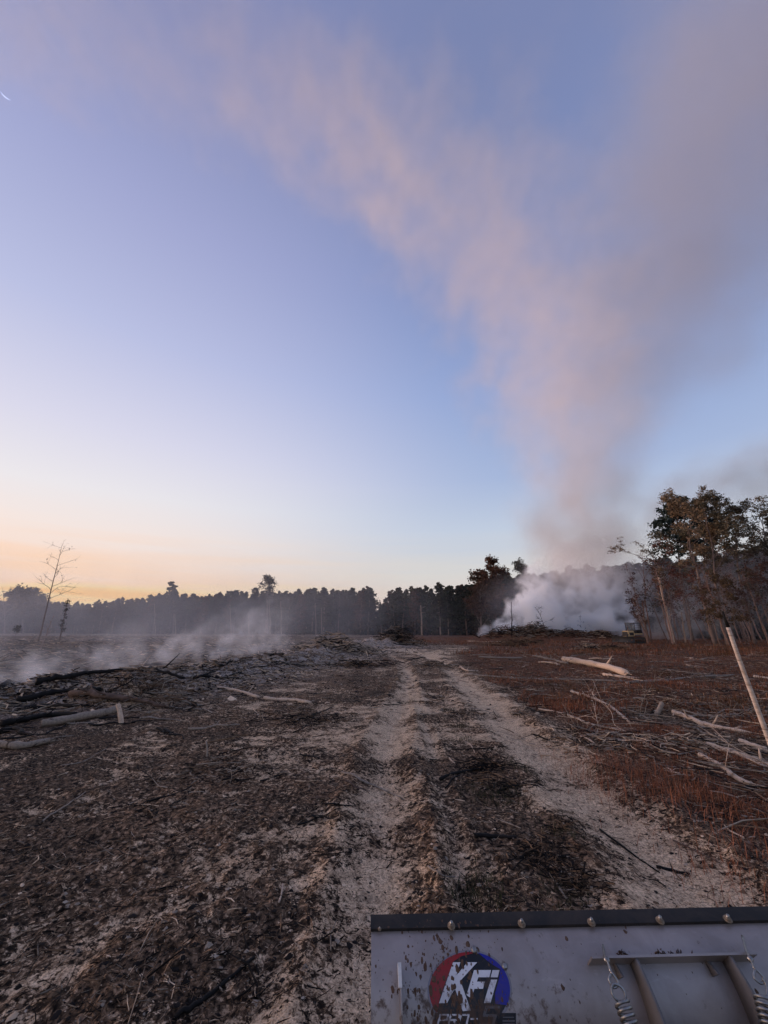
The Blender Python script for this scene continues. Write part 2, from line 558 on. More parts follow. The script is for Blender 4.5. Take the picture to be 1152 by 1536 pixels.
def barked_wood(name, pale, dark, f0):
    m, nt, b = material(name, .85, .2)
    ob = N(nt, 'ShaderNodeTexCoord').outputs['Object']; ge = N(nt, 'ShaderNodeNewGeometry').outputs['Position']
    n1 = noise(nt, 5, 5, .7, ge, 1.5); n2 = noise(nt, 38, 4, .65, ge, .5); n3 = noise(nt, 1.7, 2, .5, ge)
    r1 = ramp(nt, [(.3, tuple(v * .6 for v in pale) + (1,)), (.55, tuple(pale) + (1,)), (.75, tuple(min(1, v * 1.25) for v in pale) + (1,))]); L(nt, n2.outputs[0], r1.inputs[0])
    f = math_n(nt, 'ADD', n1.outputs[0], math_n(nt, 'MULTIPLY', n3.outputs[0], .35))
    r2 = ramp(nt, [(f0, (0, 0, 0, 1)), (f0 + .05, (1, 1, 1, 1))]); L(nt, f, r2.inputs[0])
    base = mixc(nt, r2.outputs[0], r1.outputs[0], dark)
    a = N(nt, 'ShaderNodeAttribute', attribute_name='tint')
    L(nt, mixc(nt, 1, base, a.outputs[0], 'MULTIPLY'), b.inputs['Base Color'])
    bump(nt, b, math_n(nt, 'ADD', math_n(nt, 'MULTIPLY', r2.outputs[0], .6), n2.outputs[0]), .7, .012)
    return m


M['bare'] = barked_wood('bare_pale_wood', (.56, .42, .32), (.13, .085, .06), .80)
M['ashwood'] = barked_wood('ash_grey_wood', (.27, .22, .18), (.06, .045, .036), .78)
M['brown'] = simple_mat('brown_bark', (.11, .075, .06), .95, .5, 10, tinted=True, bstr=.8)


# ------------------------------------------------------------------ ground sheet
def build_ground():
    rows = list(np.linspace(-8, .9, 24))
    y = 1.0
    while y < 26:
        rows.append(y); y *= 1.0062
    while y < 90:
        rows.append(y); y *= 1.012
    while y < 2600:
        rows.append(y); y *= 1.06
    rows = np.array(rows); nc = 860
    u = np.linspace(-1, 1, nc)
    u = np.sign(u) * (0.80 * np.abs(u) + 0.20 * np.abs(u) ** 4)
    half = np.where(rows > 1, 1.75 * rows + 3.6, 5.4 + (1 - rows) * .3)
    half = half + np.where(rows > 30, (rows - 30) * .5, 0)
    X = u[None, :] * half[:, None]; Y = np.repeat(rows[:, None], nc, 1)
    x = X.ravel(); yy = Y.ravel()
    m = masks(x, yy)
    z = height(x, yy, m)
    V = np.stack([x, yy, z], 1)
    i = np.arange(len(rows) - 1)[:, None] * nc; j = np.arange(nc - 1)[None, :]
    Q = np.stack([i + j, i + j + 1, i + nc + j + 1, i + nc + j], -1).reshape(-1, 4)
    b = MB(); b.add(V, Q)
    me = b.mesh('ground', M['ground'], True, col_attr=False)
    for k, a in (('sand', m['sand']), ('ash', m['ash']), ('grass', m['grass']),
                 ('lefts', sstep(-1.5, -7, x) * sstep(60, 30, yy))):
        at_ = me.attributes.new(k, 'FLOAT', 'POINT')
        at_.data.foreach_set('value', a.astype(np.float32))
    o = bpy.data.objects.new('ground', me); col.objects.link(o)
    o['kind'] = 'structure'


build_ground()
b = MB()
b.add([(-6000, -6000, -.9), (6000, -6000, -.9), (6000, 9000, -.9), (-6000, 9000, -.9)], [(0, 1, 2, 3)])
me_ = b.mesh('outer_ground', M['ground'], False, col_attr=False)
for k_, v_ in (('sand', -.3), ('ash', 0.0), ('grass', .5), ('lefts', 0.0)):
    q_ = me_.attributes.new(k_, 'FLOAT', 'POINT'); q_.data.foreach_set('value', np.full(4, v_, np.float32))
o_ = bpy.data.objects.new('outer_ground', me_); col.objects.link(o_); o_['kind'] = 'structure'


# ------------------------------------------------------------------ loose litter on the ground (nobody could count it)
CHAR = np.array([.013, .010, .009]); BRN = np.array([.180, .112, .068]); PALE = np.array([.58, .43, .30]); GREY = np.array([.29, .235, .185])


def slivers(n, ysampler, xspan, keep, lmin, lmax, rmin, rmax, lift=.004, tilt=.25, palette=None, bend=.12, seed=0, aniso=None):
    r = np.random.default_rng(seed)
    y = ysampler(r, n)
    x = r.uniform(-1, 1, n) * 1.0
    x = xspan(r, x, y)
    m = masks(x, y)
    k = r.uniform(0, 1, n) < keep(m, x, y)
    x = x[k]; y = y[k]; n = len(x)
    ln = lmin * (lmax / lmin) ** (r.uniform(0, 1, n) ** 1.8)
    rd = rmin + (rmax - rmin) * r.uniform(0, 1, n) ** 2
    th = r.uniform(0, np.pi, n)
    if aniso is not None:
        th = aniso + r.normal(0, .7, n)
    ti = r.normal(0, tilt, n)
    d = np.stack([np.cos(th) * np.cos(ti), np.sin(th) * np.cos(ti), np.sin(ti)], 1)
    z = height(x, y)
    c = np.stack([x, y, z + lift + np.abs(d[:, 2]) * ln * .35], 1)
    side = np.stack([-np.sin(th), np.cos(th), np.zeros(n)], 1)
    bnd = side * (r.normal(0, bend, n) * ln)[:, None]
    P0 = c - d * (ln / 2)[:, None]; P2 = c + d * (ln / 2)[:, None]; P1 = c + bnd
    Vs = []
    up = np.cross(d, side)
    for P, s in ((P0, .8), (P1, 1.0), (P2, .35)):
        for a in (0, 2.094, 4.189):
            Vs.append(P + (side * math.cos(a) + up * math.sin(a)) * (rd * s)[:, None])
    V = np.stack(Vs, 1).reshape(-1, 3)
    o = np.arange(n)[:, None] * 9
    Q = []
    for kx in (0, 3):
        for a in range(3):
            b2 = (a + 1) % 3
            Q.append(np.concatenate([o + kx + a, o + kx + b2, o + kx + 3 + b2, o + kx + 3 + a], 1))
    Q = np.stack(Q, 1).reshape(-1, 4)
    pal = palette(r, n, x, y)
    C = np.repeat(pal, 9, 0)
    return V, Q, C


def pal_mix(ws):
    cols = np.stack([CHAR, BRN, GREY, PALE])

    def f(r, n, x, y):
        k = r.choice(4, n, p=ws)
        c = cols[k] * r.uniform(.6, 1.5, (n, 1))
        return c
    return f


def logy(a, b):
    return lambda r, n: a * (b / a) ** r.uniform(0, 1, n)


b = MB()
span = lambda r, u, y: u * (1.15 * y + 1.0)
keep = lambda m, x, y: np.clip(.32 + 1.0 * sstep(.2, -.3, m['sand']), 0, 1) * (1 + .2 * m['grass'])
keep2 = lambda m, x, y: np.clip(.12 + .9 * sstep(.15, -.3, m['sand']) + .3 * m['mid'], 0, 1)
b.add(*slivers(64000, logy(1.5, 9), span, keep, .010, .075, .0010, .0034, palette=pal_mix([.42, .33, .14, .11]), seed=1))
b.add(*slivers(6500, logy(1.5, 16), span, keep2, .05, .26, .002, .006, tilt=.10, palette=pal_mix([.52, .27, .12, .09]), seed=2, lift=.006))
b.add(*slivers(12000, logy(8, 45), span, keep, .08, .45, .004, .012, tilt=.12, palette=pal_mix([.42, .30, .17, .11]), seed=3, lift=.008))
rspan = lambda r, u, y: 2.7 + (u * .5 + .5) * (1.2 * y)
rk = lambda m, x, y: np.clip(m['right'], 0, 1) * .9
b.add(*slivers(9000, logy(3, 30), rspan, rk, .05, .35, .003, .009, tilt=.12, palette=pal_mix([.30, .30, .25, .15]), seed=14, lift=.02))
b.add(*slivers(900, logy(3.5, 30), rspan, rk, .2, .8, .004, .011, tilt=.08, palette=pal_mix([.25, .25, .3, .2]), seed=15, lift=.03, bend=.08))
wk = lambda m, x, y: np.clip(m['ash'] * 1.2, 0, 1)
b.add(*slivers(30000, logy(6, 45), lambda r, u, y: np.interp(y, [6, 10.6, 14, 20, 27, 36, 45], [-12, -7.2, -6, -5, -3.5, -1, 2.5]) + u * (2.2 + .12 * y), wk, .06, .5, .004, .022, tilt=.18, palette=pal_mix([.28, .14, .34, .24]), seed=16, lift=.02))
fk = lambda m, x, y: sstep(-4, -9, x + .12 * y) * .9
b.add(*slivers(9000, logy(13, 90), lambda r, u, y: -6 - (u * .5 + .5) * 1.1 * y, fk, .25, 1.8, .012, .05, tilt=.16, palette=pal_mix([.45, .25, .2, .10]), seed=21, lift=.05))
b.add(*slivers(420, logy(5, 30), span, keep2, .3, .9, .004, .010, tilt=.03, palette=pal_mix([.5, .27, .14, .09]), seed=4, lift=.006, bend=.035))
b.obj('twig_litter', M['litter'], kind='stuff')


# clods and chips: low lumps
def lumps(n, ysam, keepf, smin, smax, palette, seed, flat=.5):
    r = np.random.default_rng(seed)
    y = ysam(r, n); x = r.uniform(-1, 1, n) * (1.1 * y + 1.0)
    m = masks(x, y)
    k = r.uniform(0, 1, n) < keepf(m, x, y)
    x = x[k]; y = y[k]; n = len(x)
    s = smin * (smax / smin) ** (r.uniform(0, 1, n) ** 2.2)
    base = np.array([[1, 0, 0], [.3, .95, 0], [-.8, .6, 0], [-.8, -.6, 0], [.3, -.95, 0], [.2, .1, 1], [-.25, -.2, .8]])
    V = base[None] * r.uniform(.6, 1.3, (n, 7, 3))
    th = r.uniform(0, 6.28, n); c, sn = np.cos(th), np.sin(th)
    Vx = (V[:, :, 0] * c[:, None] - V[:, :, 1] * sn[:, None]) * s[:, None]
    Vy = (V[:, :, 0] * sn[:, None] + V[:, :, 1] * c[:, None]) * s[:, None] * r.uniform(.5, 1, n)[:, None]
    z0 = height(x, y)
    Vz = V[:, :, 2] * s[:, None] * flat * r.uniform(.5, 1.3, n)[:, None] + z0[:, None] - s[:, None] * .12
    P = np.stack([Vx + x[:, None], Vy + y[:, None], Vz], -1).reshape(-1, 3)
    F = np.array([[0, 1, 5], [1, 2, 5], [2, 6, 5], [2, 3, 6], [3, 4, 6], [4, 0, 5], [4, 5, 6]])
    T = (F[None] + (np.arange(n) * 7)[:, None, None]).reshape(-1, 3)
    C = np.repeat(palette(r, n, x, y), 7, 0)
    return P, T, C


b = MB()
b.add(*lumps(46000, logy(1.5, 14), keep, .004, .028, pal_mix([.48, .38, .09, .05]), 5))
b.add(*lumps(7000, logy(8, 50), keep, .02, .09, pal_mix([.55, .3, .1, .05]), 6))
b.add(*lumps(9000, logy(6, 45), lambda m, x, y: np.clip(m['ash'] * 1.2, 0, 1), .02, .16, pal_mix([.25, .2, .35, .2]), 17, .7))
b.obj('dirt_clods', M['litter'], kind='stuff')


# ------------------------------------------------------------------ sedge grass on the right
def blades(n, xs, ys, hmin, hmax, wid, seed, cols, spread=.5):
    r = np.random.default_rng(seed)
    z = height(xs, ys)
    h = r.uniform(hmin, hmax, n)
    th = r.uniform(0, 6.28, n)
    lean = np.abs(r.normal(0, spread, n))
    d = np.stack([np.cos(th), np.sin(th)], 1)
    s = np.stack([-np.sin(th), np.cos(th)], 1)
    w_ = wid * r.uniform(.6, 1.3, n)
    V = np.zeros((n, 5, 3))
    b0 = np.stack([xs, ys], 1)
    V[:, 0, :2] = b0 - s * w_[:, None]; V[:, 1, :2] = b0 + s * w_[:, None]
    mid = b0 + d * (lean * h * .35)[:, None]
    V[:, 2, :2] = mid + s * (w_ * .8)[:, None]; V[:, 3, :2] = mid - s * (w_ * .8)[:, None]
    V[:, 4, :2] = b0 + d * (h * lean / np.sqrt(1 + lean ** 2))[:, None]
    V[:, :2, 2] = (z - .01)[:, None]; V[:, 2:4, 2] = (z + h * .62 / np.sqrt(1 + .5 * lean ** 2))[:, None]; V[:, 4, 2] = z + h / np.sqrt(1 + lean ** 2) * .95
    o = (np.arange(n) * 5)[:, None]
    Q = np.concatenate([o, o + 1, o + 2, o + 3], 1); T = np.concatenate([o + 3, o + 2, o + 4], 1)
    C = np.repeat(cols(r, n, xs, ys), 5, 0)
    return V.reshape(-1, 3), Q, T, C


def gcol(r, n, x, y):
    red = np.array([.25, .090, .045]); ol = np.array([.080, .062, .030]); tan = np.array([.30, .195, .125])
    f = np.clip(.25 + .9 * fbm(x, y, 1.4, 2, 88) + r.normal(0, .15, n), 0, 1)[:, None]
    g = (r.uniform(0, 1, n) < .10)[:, None]
    c = red * (1 - f * .85) + ol * f * .85
    return np.where(g, tan, c) * r.uniform(.55, 1.35, (n, 1))


def grass_patch():
    r = np.random.default_rng(77)
    b = MB()
    # near tufts: each tuft is a handful of blades
    def tufts(nt_, y0, y1, per, rad, hmin, hmax, wid, seed, thr):
        y = logy(y0, y1)(r, nt_); x = 2.5 + r.uniform(0, 1, nt_) * (1.2 * y + 1.0 - 1.5)
        m = masks(x, y)
        k = r.uniform(0, 1, nt_) < np.clip(m['grass'] - thr, 0, 1) * np.clip(.45 + 1.8 * fbm(x, y, 1.5, 3, 91), 0, 1)
        x = x[k]; y = y[k]
        xs = np.repeat(x, per) + r.normal(0, rad, len(x) * per); ys = np.repeat(y, per) + r.normal(0, rad, len(x) * per)
        V, Q, T, C = blades(len(xs), xs, ys, hmin, hmax, wid, seed, gcol, 1.5)
        base = b.n
        b.V.append(V); b.C.append(C); b.Q.append(Q + base); b.T.append(T + base); b.n += len(V)
    tufts(5600, 3.0, 10, 20, .07, .03, .11, .0022, 1, .05)
    tufts(6800, 8, 32, 11, .16, .05, .17, .006, 2, .05)
    tufts(6000, 25, 75, 8, .35, .12, .36, .018, 3, .0)
    # long sedge clumps by the road
    for (px, py, s) in ((925, 1170, 1), (960, 1180, 1), (990, 1165, .9), (900, 1150, .8), (1010, 1190, .8), (950, 1150, .9), (1060, 1210, .9), (1100, 1290, .8),
                        (1130, 1240, .8), (1140, 1330, .7), (1080, 1205, .8), (870, 1140, .5), (905, 1185, .6), (980, 1195, .7)):
        p = G(px, py)
        n = int(240 * s)
        xs = p[0] + r.normal(0, .26, n); ys = p[1] + r.normal(0, .34, n)
        V, Q, T, C = blades(n, xs, ys, .05, .13 * s + .07, .0018, 5,
                            lambda rr, nn, x, y: np.array([.36, .135, .068]) * rr.uniform(.3, 1.3, (nn, 1)), 1.1)
        base = b.n
        b.V.append(V); b.C.append(C); b.Q.append(Q + base); b.T.append(T + base); b.n += len(V)
    b.obj('sedge_grass', M['grass'], kind='stuff')
    # sparse green sprigs on the track and field
    b = MB()
    sp = [(700, 1110), (672, 1065), (712, 1190), (765, 1190), (720, 1330), (725, 1350), (840, 1245), (610, 1055), (745, 1200), (700, 1350), (775, 1150), (690, 1090), (850, 1350)]
    for px, py in sp:
        p = G(px, py); n = 150
        xs = p[0] + r.normal(0, .09, n); ys = p[1] + r.normal(0, .12, n)
        V, Q, T, C = blades(n, xs, ys, .02, .07, .002, 9, lambda rr, nn, x, y: np.array([.035, .038, .015]) * rr.uniform(.5, 1.5, (nn, 1)), .9)
        base = b.n
        b.V.append(V); b.C.append(C); b.Q.append(Q + base); b.T.append(T + base); b.n += len(V)
    b.obj('green_sprigs', M['grass'], kind='stuff')


grass_patch()


# ------------------------------------------------------------------ logs and branches
def wob(p0, p1, n, amp, rnd=random):
    p0 = np.array(p0, float); p1 = np.array(p1, float)
    ln = np.linalg.norm(p1 - p0)
    P = [p0 + (p1 - p0) * t for t in np.linspace(0, 1, n)]
    for i in range(1, n - 1):
        P[i] = P[i] + np.array([rnd.gauss(0, 1), rnd.gauss(0, 1), rnd.gauss(0, .5)]) * amp * ln
    return P


def densify(P, k=4):
    P = np.array(P, float); n = len(P)
    if n < 3:
        t = np.linspace(0, 1, k * 2)[:, None]
        return P[0] * (1 - t) + P[-1] * t
    T = np.gradient(P, axis=0); out = []
    for i in range(n - 1):
        for t in np.linspace(0, 1, k, endpoint=False):
            h00 = 2 * t ** 3 - 3 * t ** 2 + 1; h10 = t ** 3 - 2 * t ** 2 + t; h01 = -2 * t ** 3 + 3 * t ** 2; h11 = t ** 3 - t ** 2
            out.append(h00 * P[i] + h10 * T[i] + h01 * P[i + 1] + h11 * T[i + 1])
    out.append(P[-1])
    return np.array(out)


def log_obj(name, pix, r0, r1, mat, label, cat='log', group=None, lift=None, stubs=3, twigs=0, sides=9, broken=True, dzs=None, ridge=.07):
    """a fallen piece of wood through the given photo points, lying on the ground"""
    if lift is None and mat is not M['charred']:
        r0 *= .9; r1 *= .9; lift = r0 * .32
    pts = [G(px, py) for px, py in pix]
    P = densify(pts, 5)
    n = len(P)
    if mat is M['charred'] or mat is M['brown']:
        ridge = max(ridge, .22); P[1:-1] += RNG.normal(0, r0 * .28, (n - 2, 3)); r0 *= .85; r1 *= .7
    rad = np.linspace(r0, r1, n) * (1 + .08 * np.sin(np.arange(n) * 1.7 + pix[0][0]))
    lf = r0 * .55 if lift is None else lift
    zg = height(P[:, 0], P[:, 1])
    zs = np.convolve(np.pad(zg, 2, 'edge'), np.ones(5) / 5, 'valid')
    P[:, 2] = np.maximum(zs, zg - r0 * .3) + lf + (np.linspace(0, 1, n) * 0 if dzs is None else np.interp(np.linspace(0, 1, n), np.linspace(0, 1, len(dzs)), dzs))
    o0 = P[n // 2].copy()
    b = MB()
    b.tube(P - o0, rad, sides, ridge=ridge)
    if broken:   # splintered end
        d = P[-1] - P[-2]; d /= np.linalg.norm(d)
        for k in range(5):
            a = P[-1] - o0 + np.array([random.uniform(-1, 1), random.uniform(-1, 1), random.uniform(-1, 1)]) * r1 * .55
            e = a + (d + np.array([random.gauss(0, .15) for _ in range(3)])) * r1 * random.uniform(1, 3.2)
            b.tube([a - d * r1, a, e], [r1 * .4, r1 * .35, r1 * .06], 5)
    root = b.obj(name, mat, smooth=False)
    root.location = o0
    tag(root, label, cat, group)
    for k in range(stubs):
        t = random.uniform(.15, .9); i = int(t * (n - 1))
        side = np.array([random.gauss(0, 1), random.gauss(0, 1), abs(random.gauss(.4, .6))]); side /= np.linalg.norm(side)
        ln = rad[i] * random.uniform(2.5, 6)
        bb = MB(); a = P[i] - o0
        bb.tube([a, a + side * ln * .6, a + side * ln + np.array([0, 0, ln * .1])], [rad[i] * .35, rad[i] * .28, rad[i] * .12], 6)
        bb.obj('branch_stub', mat, root)
    for k in range(twigs):
        i = random.randint(0, n - 1)
        side = np.array([random.gauss(0, 1), random.gauss(0, 1), abs(random.gauss(.1, .35))]); side /= np.linalg.norm(side)
        ln = random.uniform(.25, .9) * (1 + r0 * 4)
        bb = MB(); a = P[i] - o0
        q = densify(wob(a, a + side * ln, 4, .08), 3)
        bb.tube(q, np.linspace(max(.006, rad[i] * .22), .003, len(q)), 5)
        for z in range(4):
            j = random.randint(3, len(q) - 1)
            s2 = side + np.array([random.gauss(0, .7) for _ in range(3)]); s2 /= np.linalg.norm(s2)
            bb.tube([q[j], q[j] + s2 * ln * .2, q[j] + s2 * ln * random.uniform(.3, .5)], [.005, .004, .002], 4)
        bb.obj('branch', mat, root)
    return root


# right side
log_obj('fallen_log', [(846, 993), (880, 998), (915, 1006), (940, 1015)], .145, .115, M['bare'],
        'thick barkless pinkish log with splintered right end lying in red grass', twigs=0, sides=12, lift=.12)
log_obj('fallen_log', [(906, 1013), (930, 1016), (953, 1018)], .07, .045, M['bare'],
        'pale split branch piece at the right end of the thick pinkish log', 'branch', stubs=1)
log_obj('fallen_treetop', [(800, 984), (822, 990), (850, 996)], .05, .08, M['ashwood'],
        'tangled grey treetop with twigs at left end of the pinkish log', 'branch', twigs=16, stubs=3)
log_obj('fallen_log', [(697, 1013), (760, 1017), (850, 1020), (935, 1022)], .045, .03, M['ashwood'],
        'long thin grey trunk lying across the grass right of the track', twigs=3)
log_obj('fallen_log', [(940, 1026), (1010, 1020), (1075, 1014), (1100, 1012)], .05, .03, M['ashwood'],
        'thin grey trunk in red grass beyond the pinkish log', twigs=4)
log_obj('fallen_branch', [(857, 1038), (885, 1047), (917, 1062), (943, 1083)], .045, .030, M['bare'],
        'curved pale branch slanting down right in the grass below the long trunk', 'branch', twigs=2)
log_obj('fallen_branch', [(930, 1062), (955, 1070), (980, 1082)], .022, .014, M['ashwood'],
        'thin grey forked branch right of the curved pale branch', 'branch', twigs=3)
log_obj('fallen_log', [(1010, 1070), (1034, 1079), (1056, 1090)], .055, .05, M['bare'],
        'short pale log in the red grass, upper of two laid end to end', stubs=1)
log_obj('fallen_log', [(1056, 1087), (1085, 1094), (1120, 1101)], .055, .035, M['bare'],
        'pale broken log continuing the short one toward the white pole', stubs=2)
log_obj('fallen_branch', [(1040, 1073), (1070, 1076), (1105, 1077)], .025, .016, M['ashwood'],
        'grey branch lying behind the two end-to-end pale logs', 'branch', twigs=4)
log_obj('fallen_log', [(1062, 1118), (1100, 1132), (1152, 1150), (1185, 1165)], .045, .05, M['bare'],
        'long pale log running out of the right edge above the forked branch', twigs=2)
log_obj('fallen_branch', [(1050, 1134), (1080, 1150), (1102, 1165), (1128, 1178)], .035, .030, M['bare'],
        'stout pale branch with a side knob near the lower right grass', 'branch', stubs=3)
log_obj('fallen_log', [(1111, 1113), (1132, 1121), (1150, 1127)], .045, .045, M['bare'],
        'short pale log against the foot of the white pole', stubs=0)
log_obj('fallen_branch', [(808, 1064), (845, 1070), (880, 1086), (925, 1095), (965, 1108)], .022, .018, M['bare'],
        'long crooked bleached branch along the right verge of the track', 'branch', twigs=5)
log_obj('fallen_branch', [(868, 1093), (905, 1100), (935, 1104)], .018, .012, M['ashwood'],
        'grey stick in the black debris right of the track', 'branch', twigs=3)
log_obj('fallen_branch', [(870, 1105), (884, 1110), (893, 1117)], .016, .012, M['bare'],
        'small bright stick at the left of the black debris', 'branch', stubs=1)
log_obj('fallen_branch', [(950, 1112), (975, 1117), (1003, 1134)], .016, .010, M['bare'],
        'bent pale stick above the tall red sedge', 'branch', twigs=1)
log_obj('fallen_branch', [(690, 1000), (700, 1006), (716, 1007)], .04, .03, M['bare'],
        'small bleached crooked branch at the right edge of the far track', 'branch', stubs=2)
log_obj('fallen_log', [(718, 986), (745, 987), (782, 987)], .06, .05, M['ashwood'],
        'pale log lying flat in the far red grass beside the track', stubs=1)
log_obj('fallen_log', [(702, 962), (730, 963), (760, 963)], .07, .05, M['bare'],
        'faint pale log across the grass below the distant smoke', stubs=0)
log_obj('fallen_branch', [(1003, 1055), (1050, 1062), (1085, 1070)], .02, .012, M['brown'],
        'dark thin branch in the deep red grass near the white pole', 'branch', twigs=2)
log_obj('fallen_branch', [(1100, 1066), (1152, 1068)], .035, .03, M['ashwood'],
        'grey pole lying at the right edge behind the white pole', 'branch', stubs=1)
log_obj('fallen_log', [(1132, 1016), (1175, 1022)], .06, .05, M['bare'],
        'pale log end at the right edge level with the grey trunk', stubs=0)

# left windrow
log_obj('burnt_log', [(52, 1030), (90, 1024), (140, 1016), (180, 1010)], .075, .05, M['charred'], 'long charred log at the top of the smoking windrow', stubs=2, lift=.12)
log_obj('burnt_log', [(0, 1036), (28, 1026), (52, 1018)], .07, .05, M['charred'], 'charred log at the left edge beside the long burnt one', stubs=1, lift=.08)
log_obj('ash_grey_log', [(60, 1092), (110, 1083), (150, 1076), (173, 1070)], .062, .068, M['ashwood'], 'smooth pale grey log with sawn end in front of the windrow', stubs=0, broken=False, lift=.07)
log_obj('bark_covered_log', [(104, 1050), (150, 1050), (195, 1056), (245, 1068)], .085, .04, M['brown'], 'brown barky log lying across the mound', stubs=4, lift=.10, twigs=2)
log_obj('burnt_log', [(27, 1055), (60, 1050), (100, 1042), (148, 1039)], .075, .05, M['charred'], 'crooked charred log between the ash and the barky log', stubs=3, lift=.07)
log_obj('burnt_log', [(0, 1092), (40, 1084), (75, 1079), (112, 1076)], .06, .05, M['charred'], 'charred log behind the smooth pale grey log', stubs=3, lift=.06)
log_obj('burnt_log', [(0, 1102), (20, 1098), (34, 1106)], .05, .035, M['charred'], 'short bent burnt log at the left edge', stubs=1, lift=.05)
log_obj('ash_grey_log', [(-12, 1121), (30, 1122), (73, 1115)], .05, .038, M['ashwood'], 'curved grey log at the left edge, lowest of the pile', stubs=0, lift=.04)
log_obj('fallen_branch', [(75, 1115), (85, 1106), (110, 1103)], .014, .008, M['ashwood'], 'thin grey branch beyond the curved grey log', 'branch', stubs=0)
log_obj('fallen_branch', [(12, 1118), (29, 1109)], .012, .010, M['ashwood'], 'thin grey stick leaning over the curved grey log', 'branch', stubs=0)
log_obj('fallen_branch', [(326, 1031), (350, 1035), (375, 1043), (387, 1047)], .035, .045, M['bare'], 'pale branch with a knobbly joint, left of two end to end', 'branch', stubs=2)
log_obj('fallen_branch', [(396, 1047), (430, 1051), (466, 1056)], .045, .042, M['bare'], 'pale tapering branch end on the dark field, right of two', 'branch', stubs=0, broken=False)
log_obj('burnt_log', [(232, 1010), (252, 1018), (275, 1026)], .05, .045, M['charred'], 'black burnt log end poking out right of the mound', stubs=1, lift=.14)
log_obj('burnt_log', [(290, 1021), (308, 1016), (322, 1012)], .045, .03, M['charred'], 'small burnt branch propped on the ash bank', stubs=1, lift=.08)
log_obj('ash_grey_log', [(245, 1045), (275, 1052), (300, 1060)], .035, .03, M['ashwood'], 'grey weathered log on the right slope of the mound', stubs=2)
log_obj('ash_grey_log', [(200, 1040), (240, 1041), (285, 1043)], .03, .02, M['ashwood'], 'thin grey log across the top of the mound', stubs=2)
log_obj('burnt_log', [(300, 1014), (330, 1017), (365, 1019)], .05, .03, M['charred'], 'flat burnt plank-like log below the ash bank', stubs=1)
log_obj('burnt_log', [(318, 1000), (345, 995), (375, 985)], .06, .04, M['charred'], 'burnt log slanting up the far ash bank', stubs=2, lift=.1)
log_obj('burnt_log', [(378, 982), (400, 984), (425, 984)], .08, .06, M['charred'], 'black stump-like log at the end of the ash bank', stubs=4, lift=.1)
log_obj('fallen_branch', [(400, 989), (425, 991)], .05, .04, M['bare'], 'small pale branch beside the black stump-like log', 'branch', stubs=0)
log_obj('burnt_log', [(345, 1015), (390, 1003), (450, 998)], .04, .02, M['charred'], 'long thin burnt pole on the middle field', 'log', stubs=2)
log_obj('burnt_log', [(20, 1066), (70, 1062), (130, 1060)], .06, .04, M['charred'], 'burnt log half buried in ash left of the barky log', 'log', stubs=2)
log_obj('burnt_log', [(60, 1010), (110, 1003), (160, 1000)], .07, .05, M['charred'], 'far burnt log behind the long charred one', 'log', stubs=2)

# short upright piece
def short_post(name, px0, px1, r, mat, label, cat='stick'):
    a = G(*px0); t = at(px1[0], px1[1], a[1] + .05)
    b = MB(); P = densify([np.zeros(3) - (t - a) * .12, (t - a) * .5 + np.array([.01, 0, 0]), t - a], 5)
    b.tube(P, np.linspace(r, r * .85, len(P)), 8, ridge=.1)
    o = b.obj(name, mat); o.location = a
    tag(o, label, cat)
    return o


short_post('broken_stick', (182, 1087), (177, 1056), .042, M['bare'], 'short upright peeling stick at the sawn end of the grey log')
short_post('broken_stump', (984, 1073), (993, 1054), .045, M['ashwood'], 'pale broken stump standing in the red grass', 'stump')
short_post('broken_stick', (310, 1134), (309, 1112), .012, M['ashwood'], 'thin upright stick with a dark tip on the burnt field')

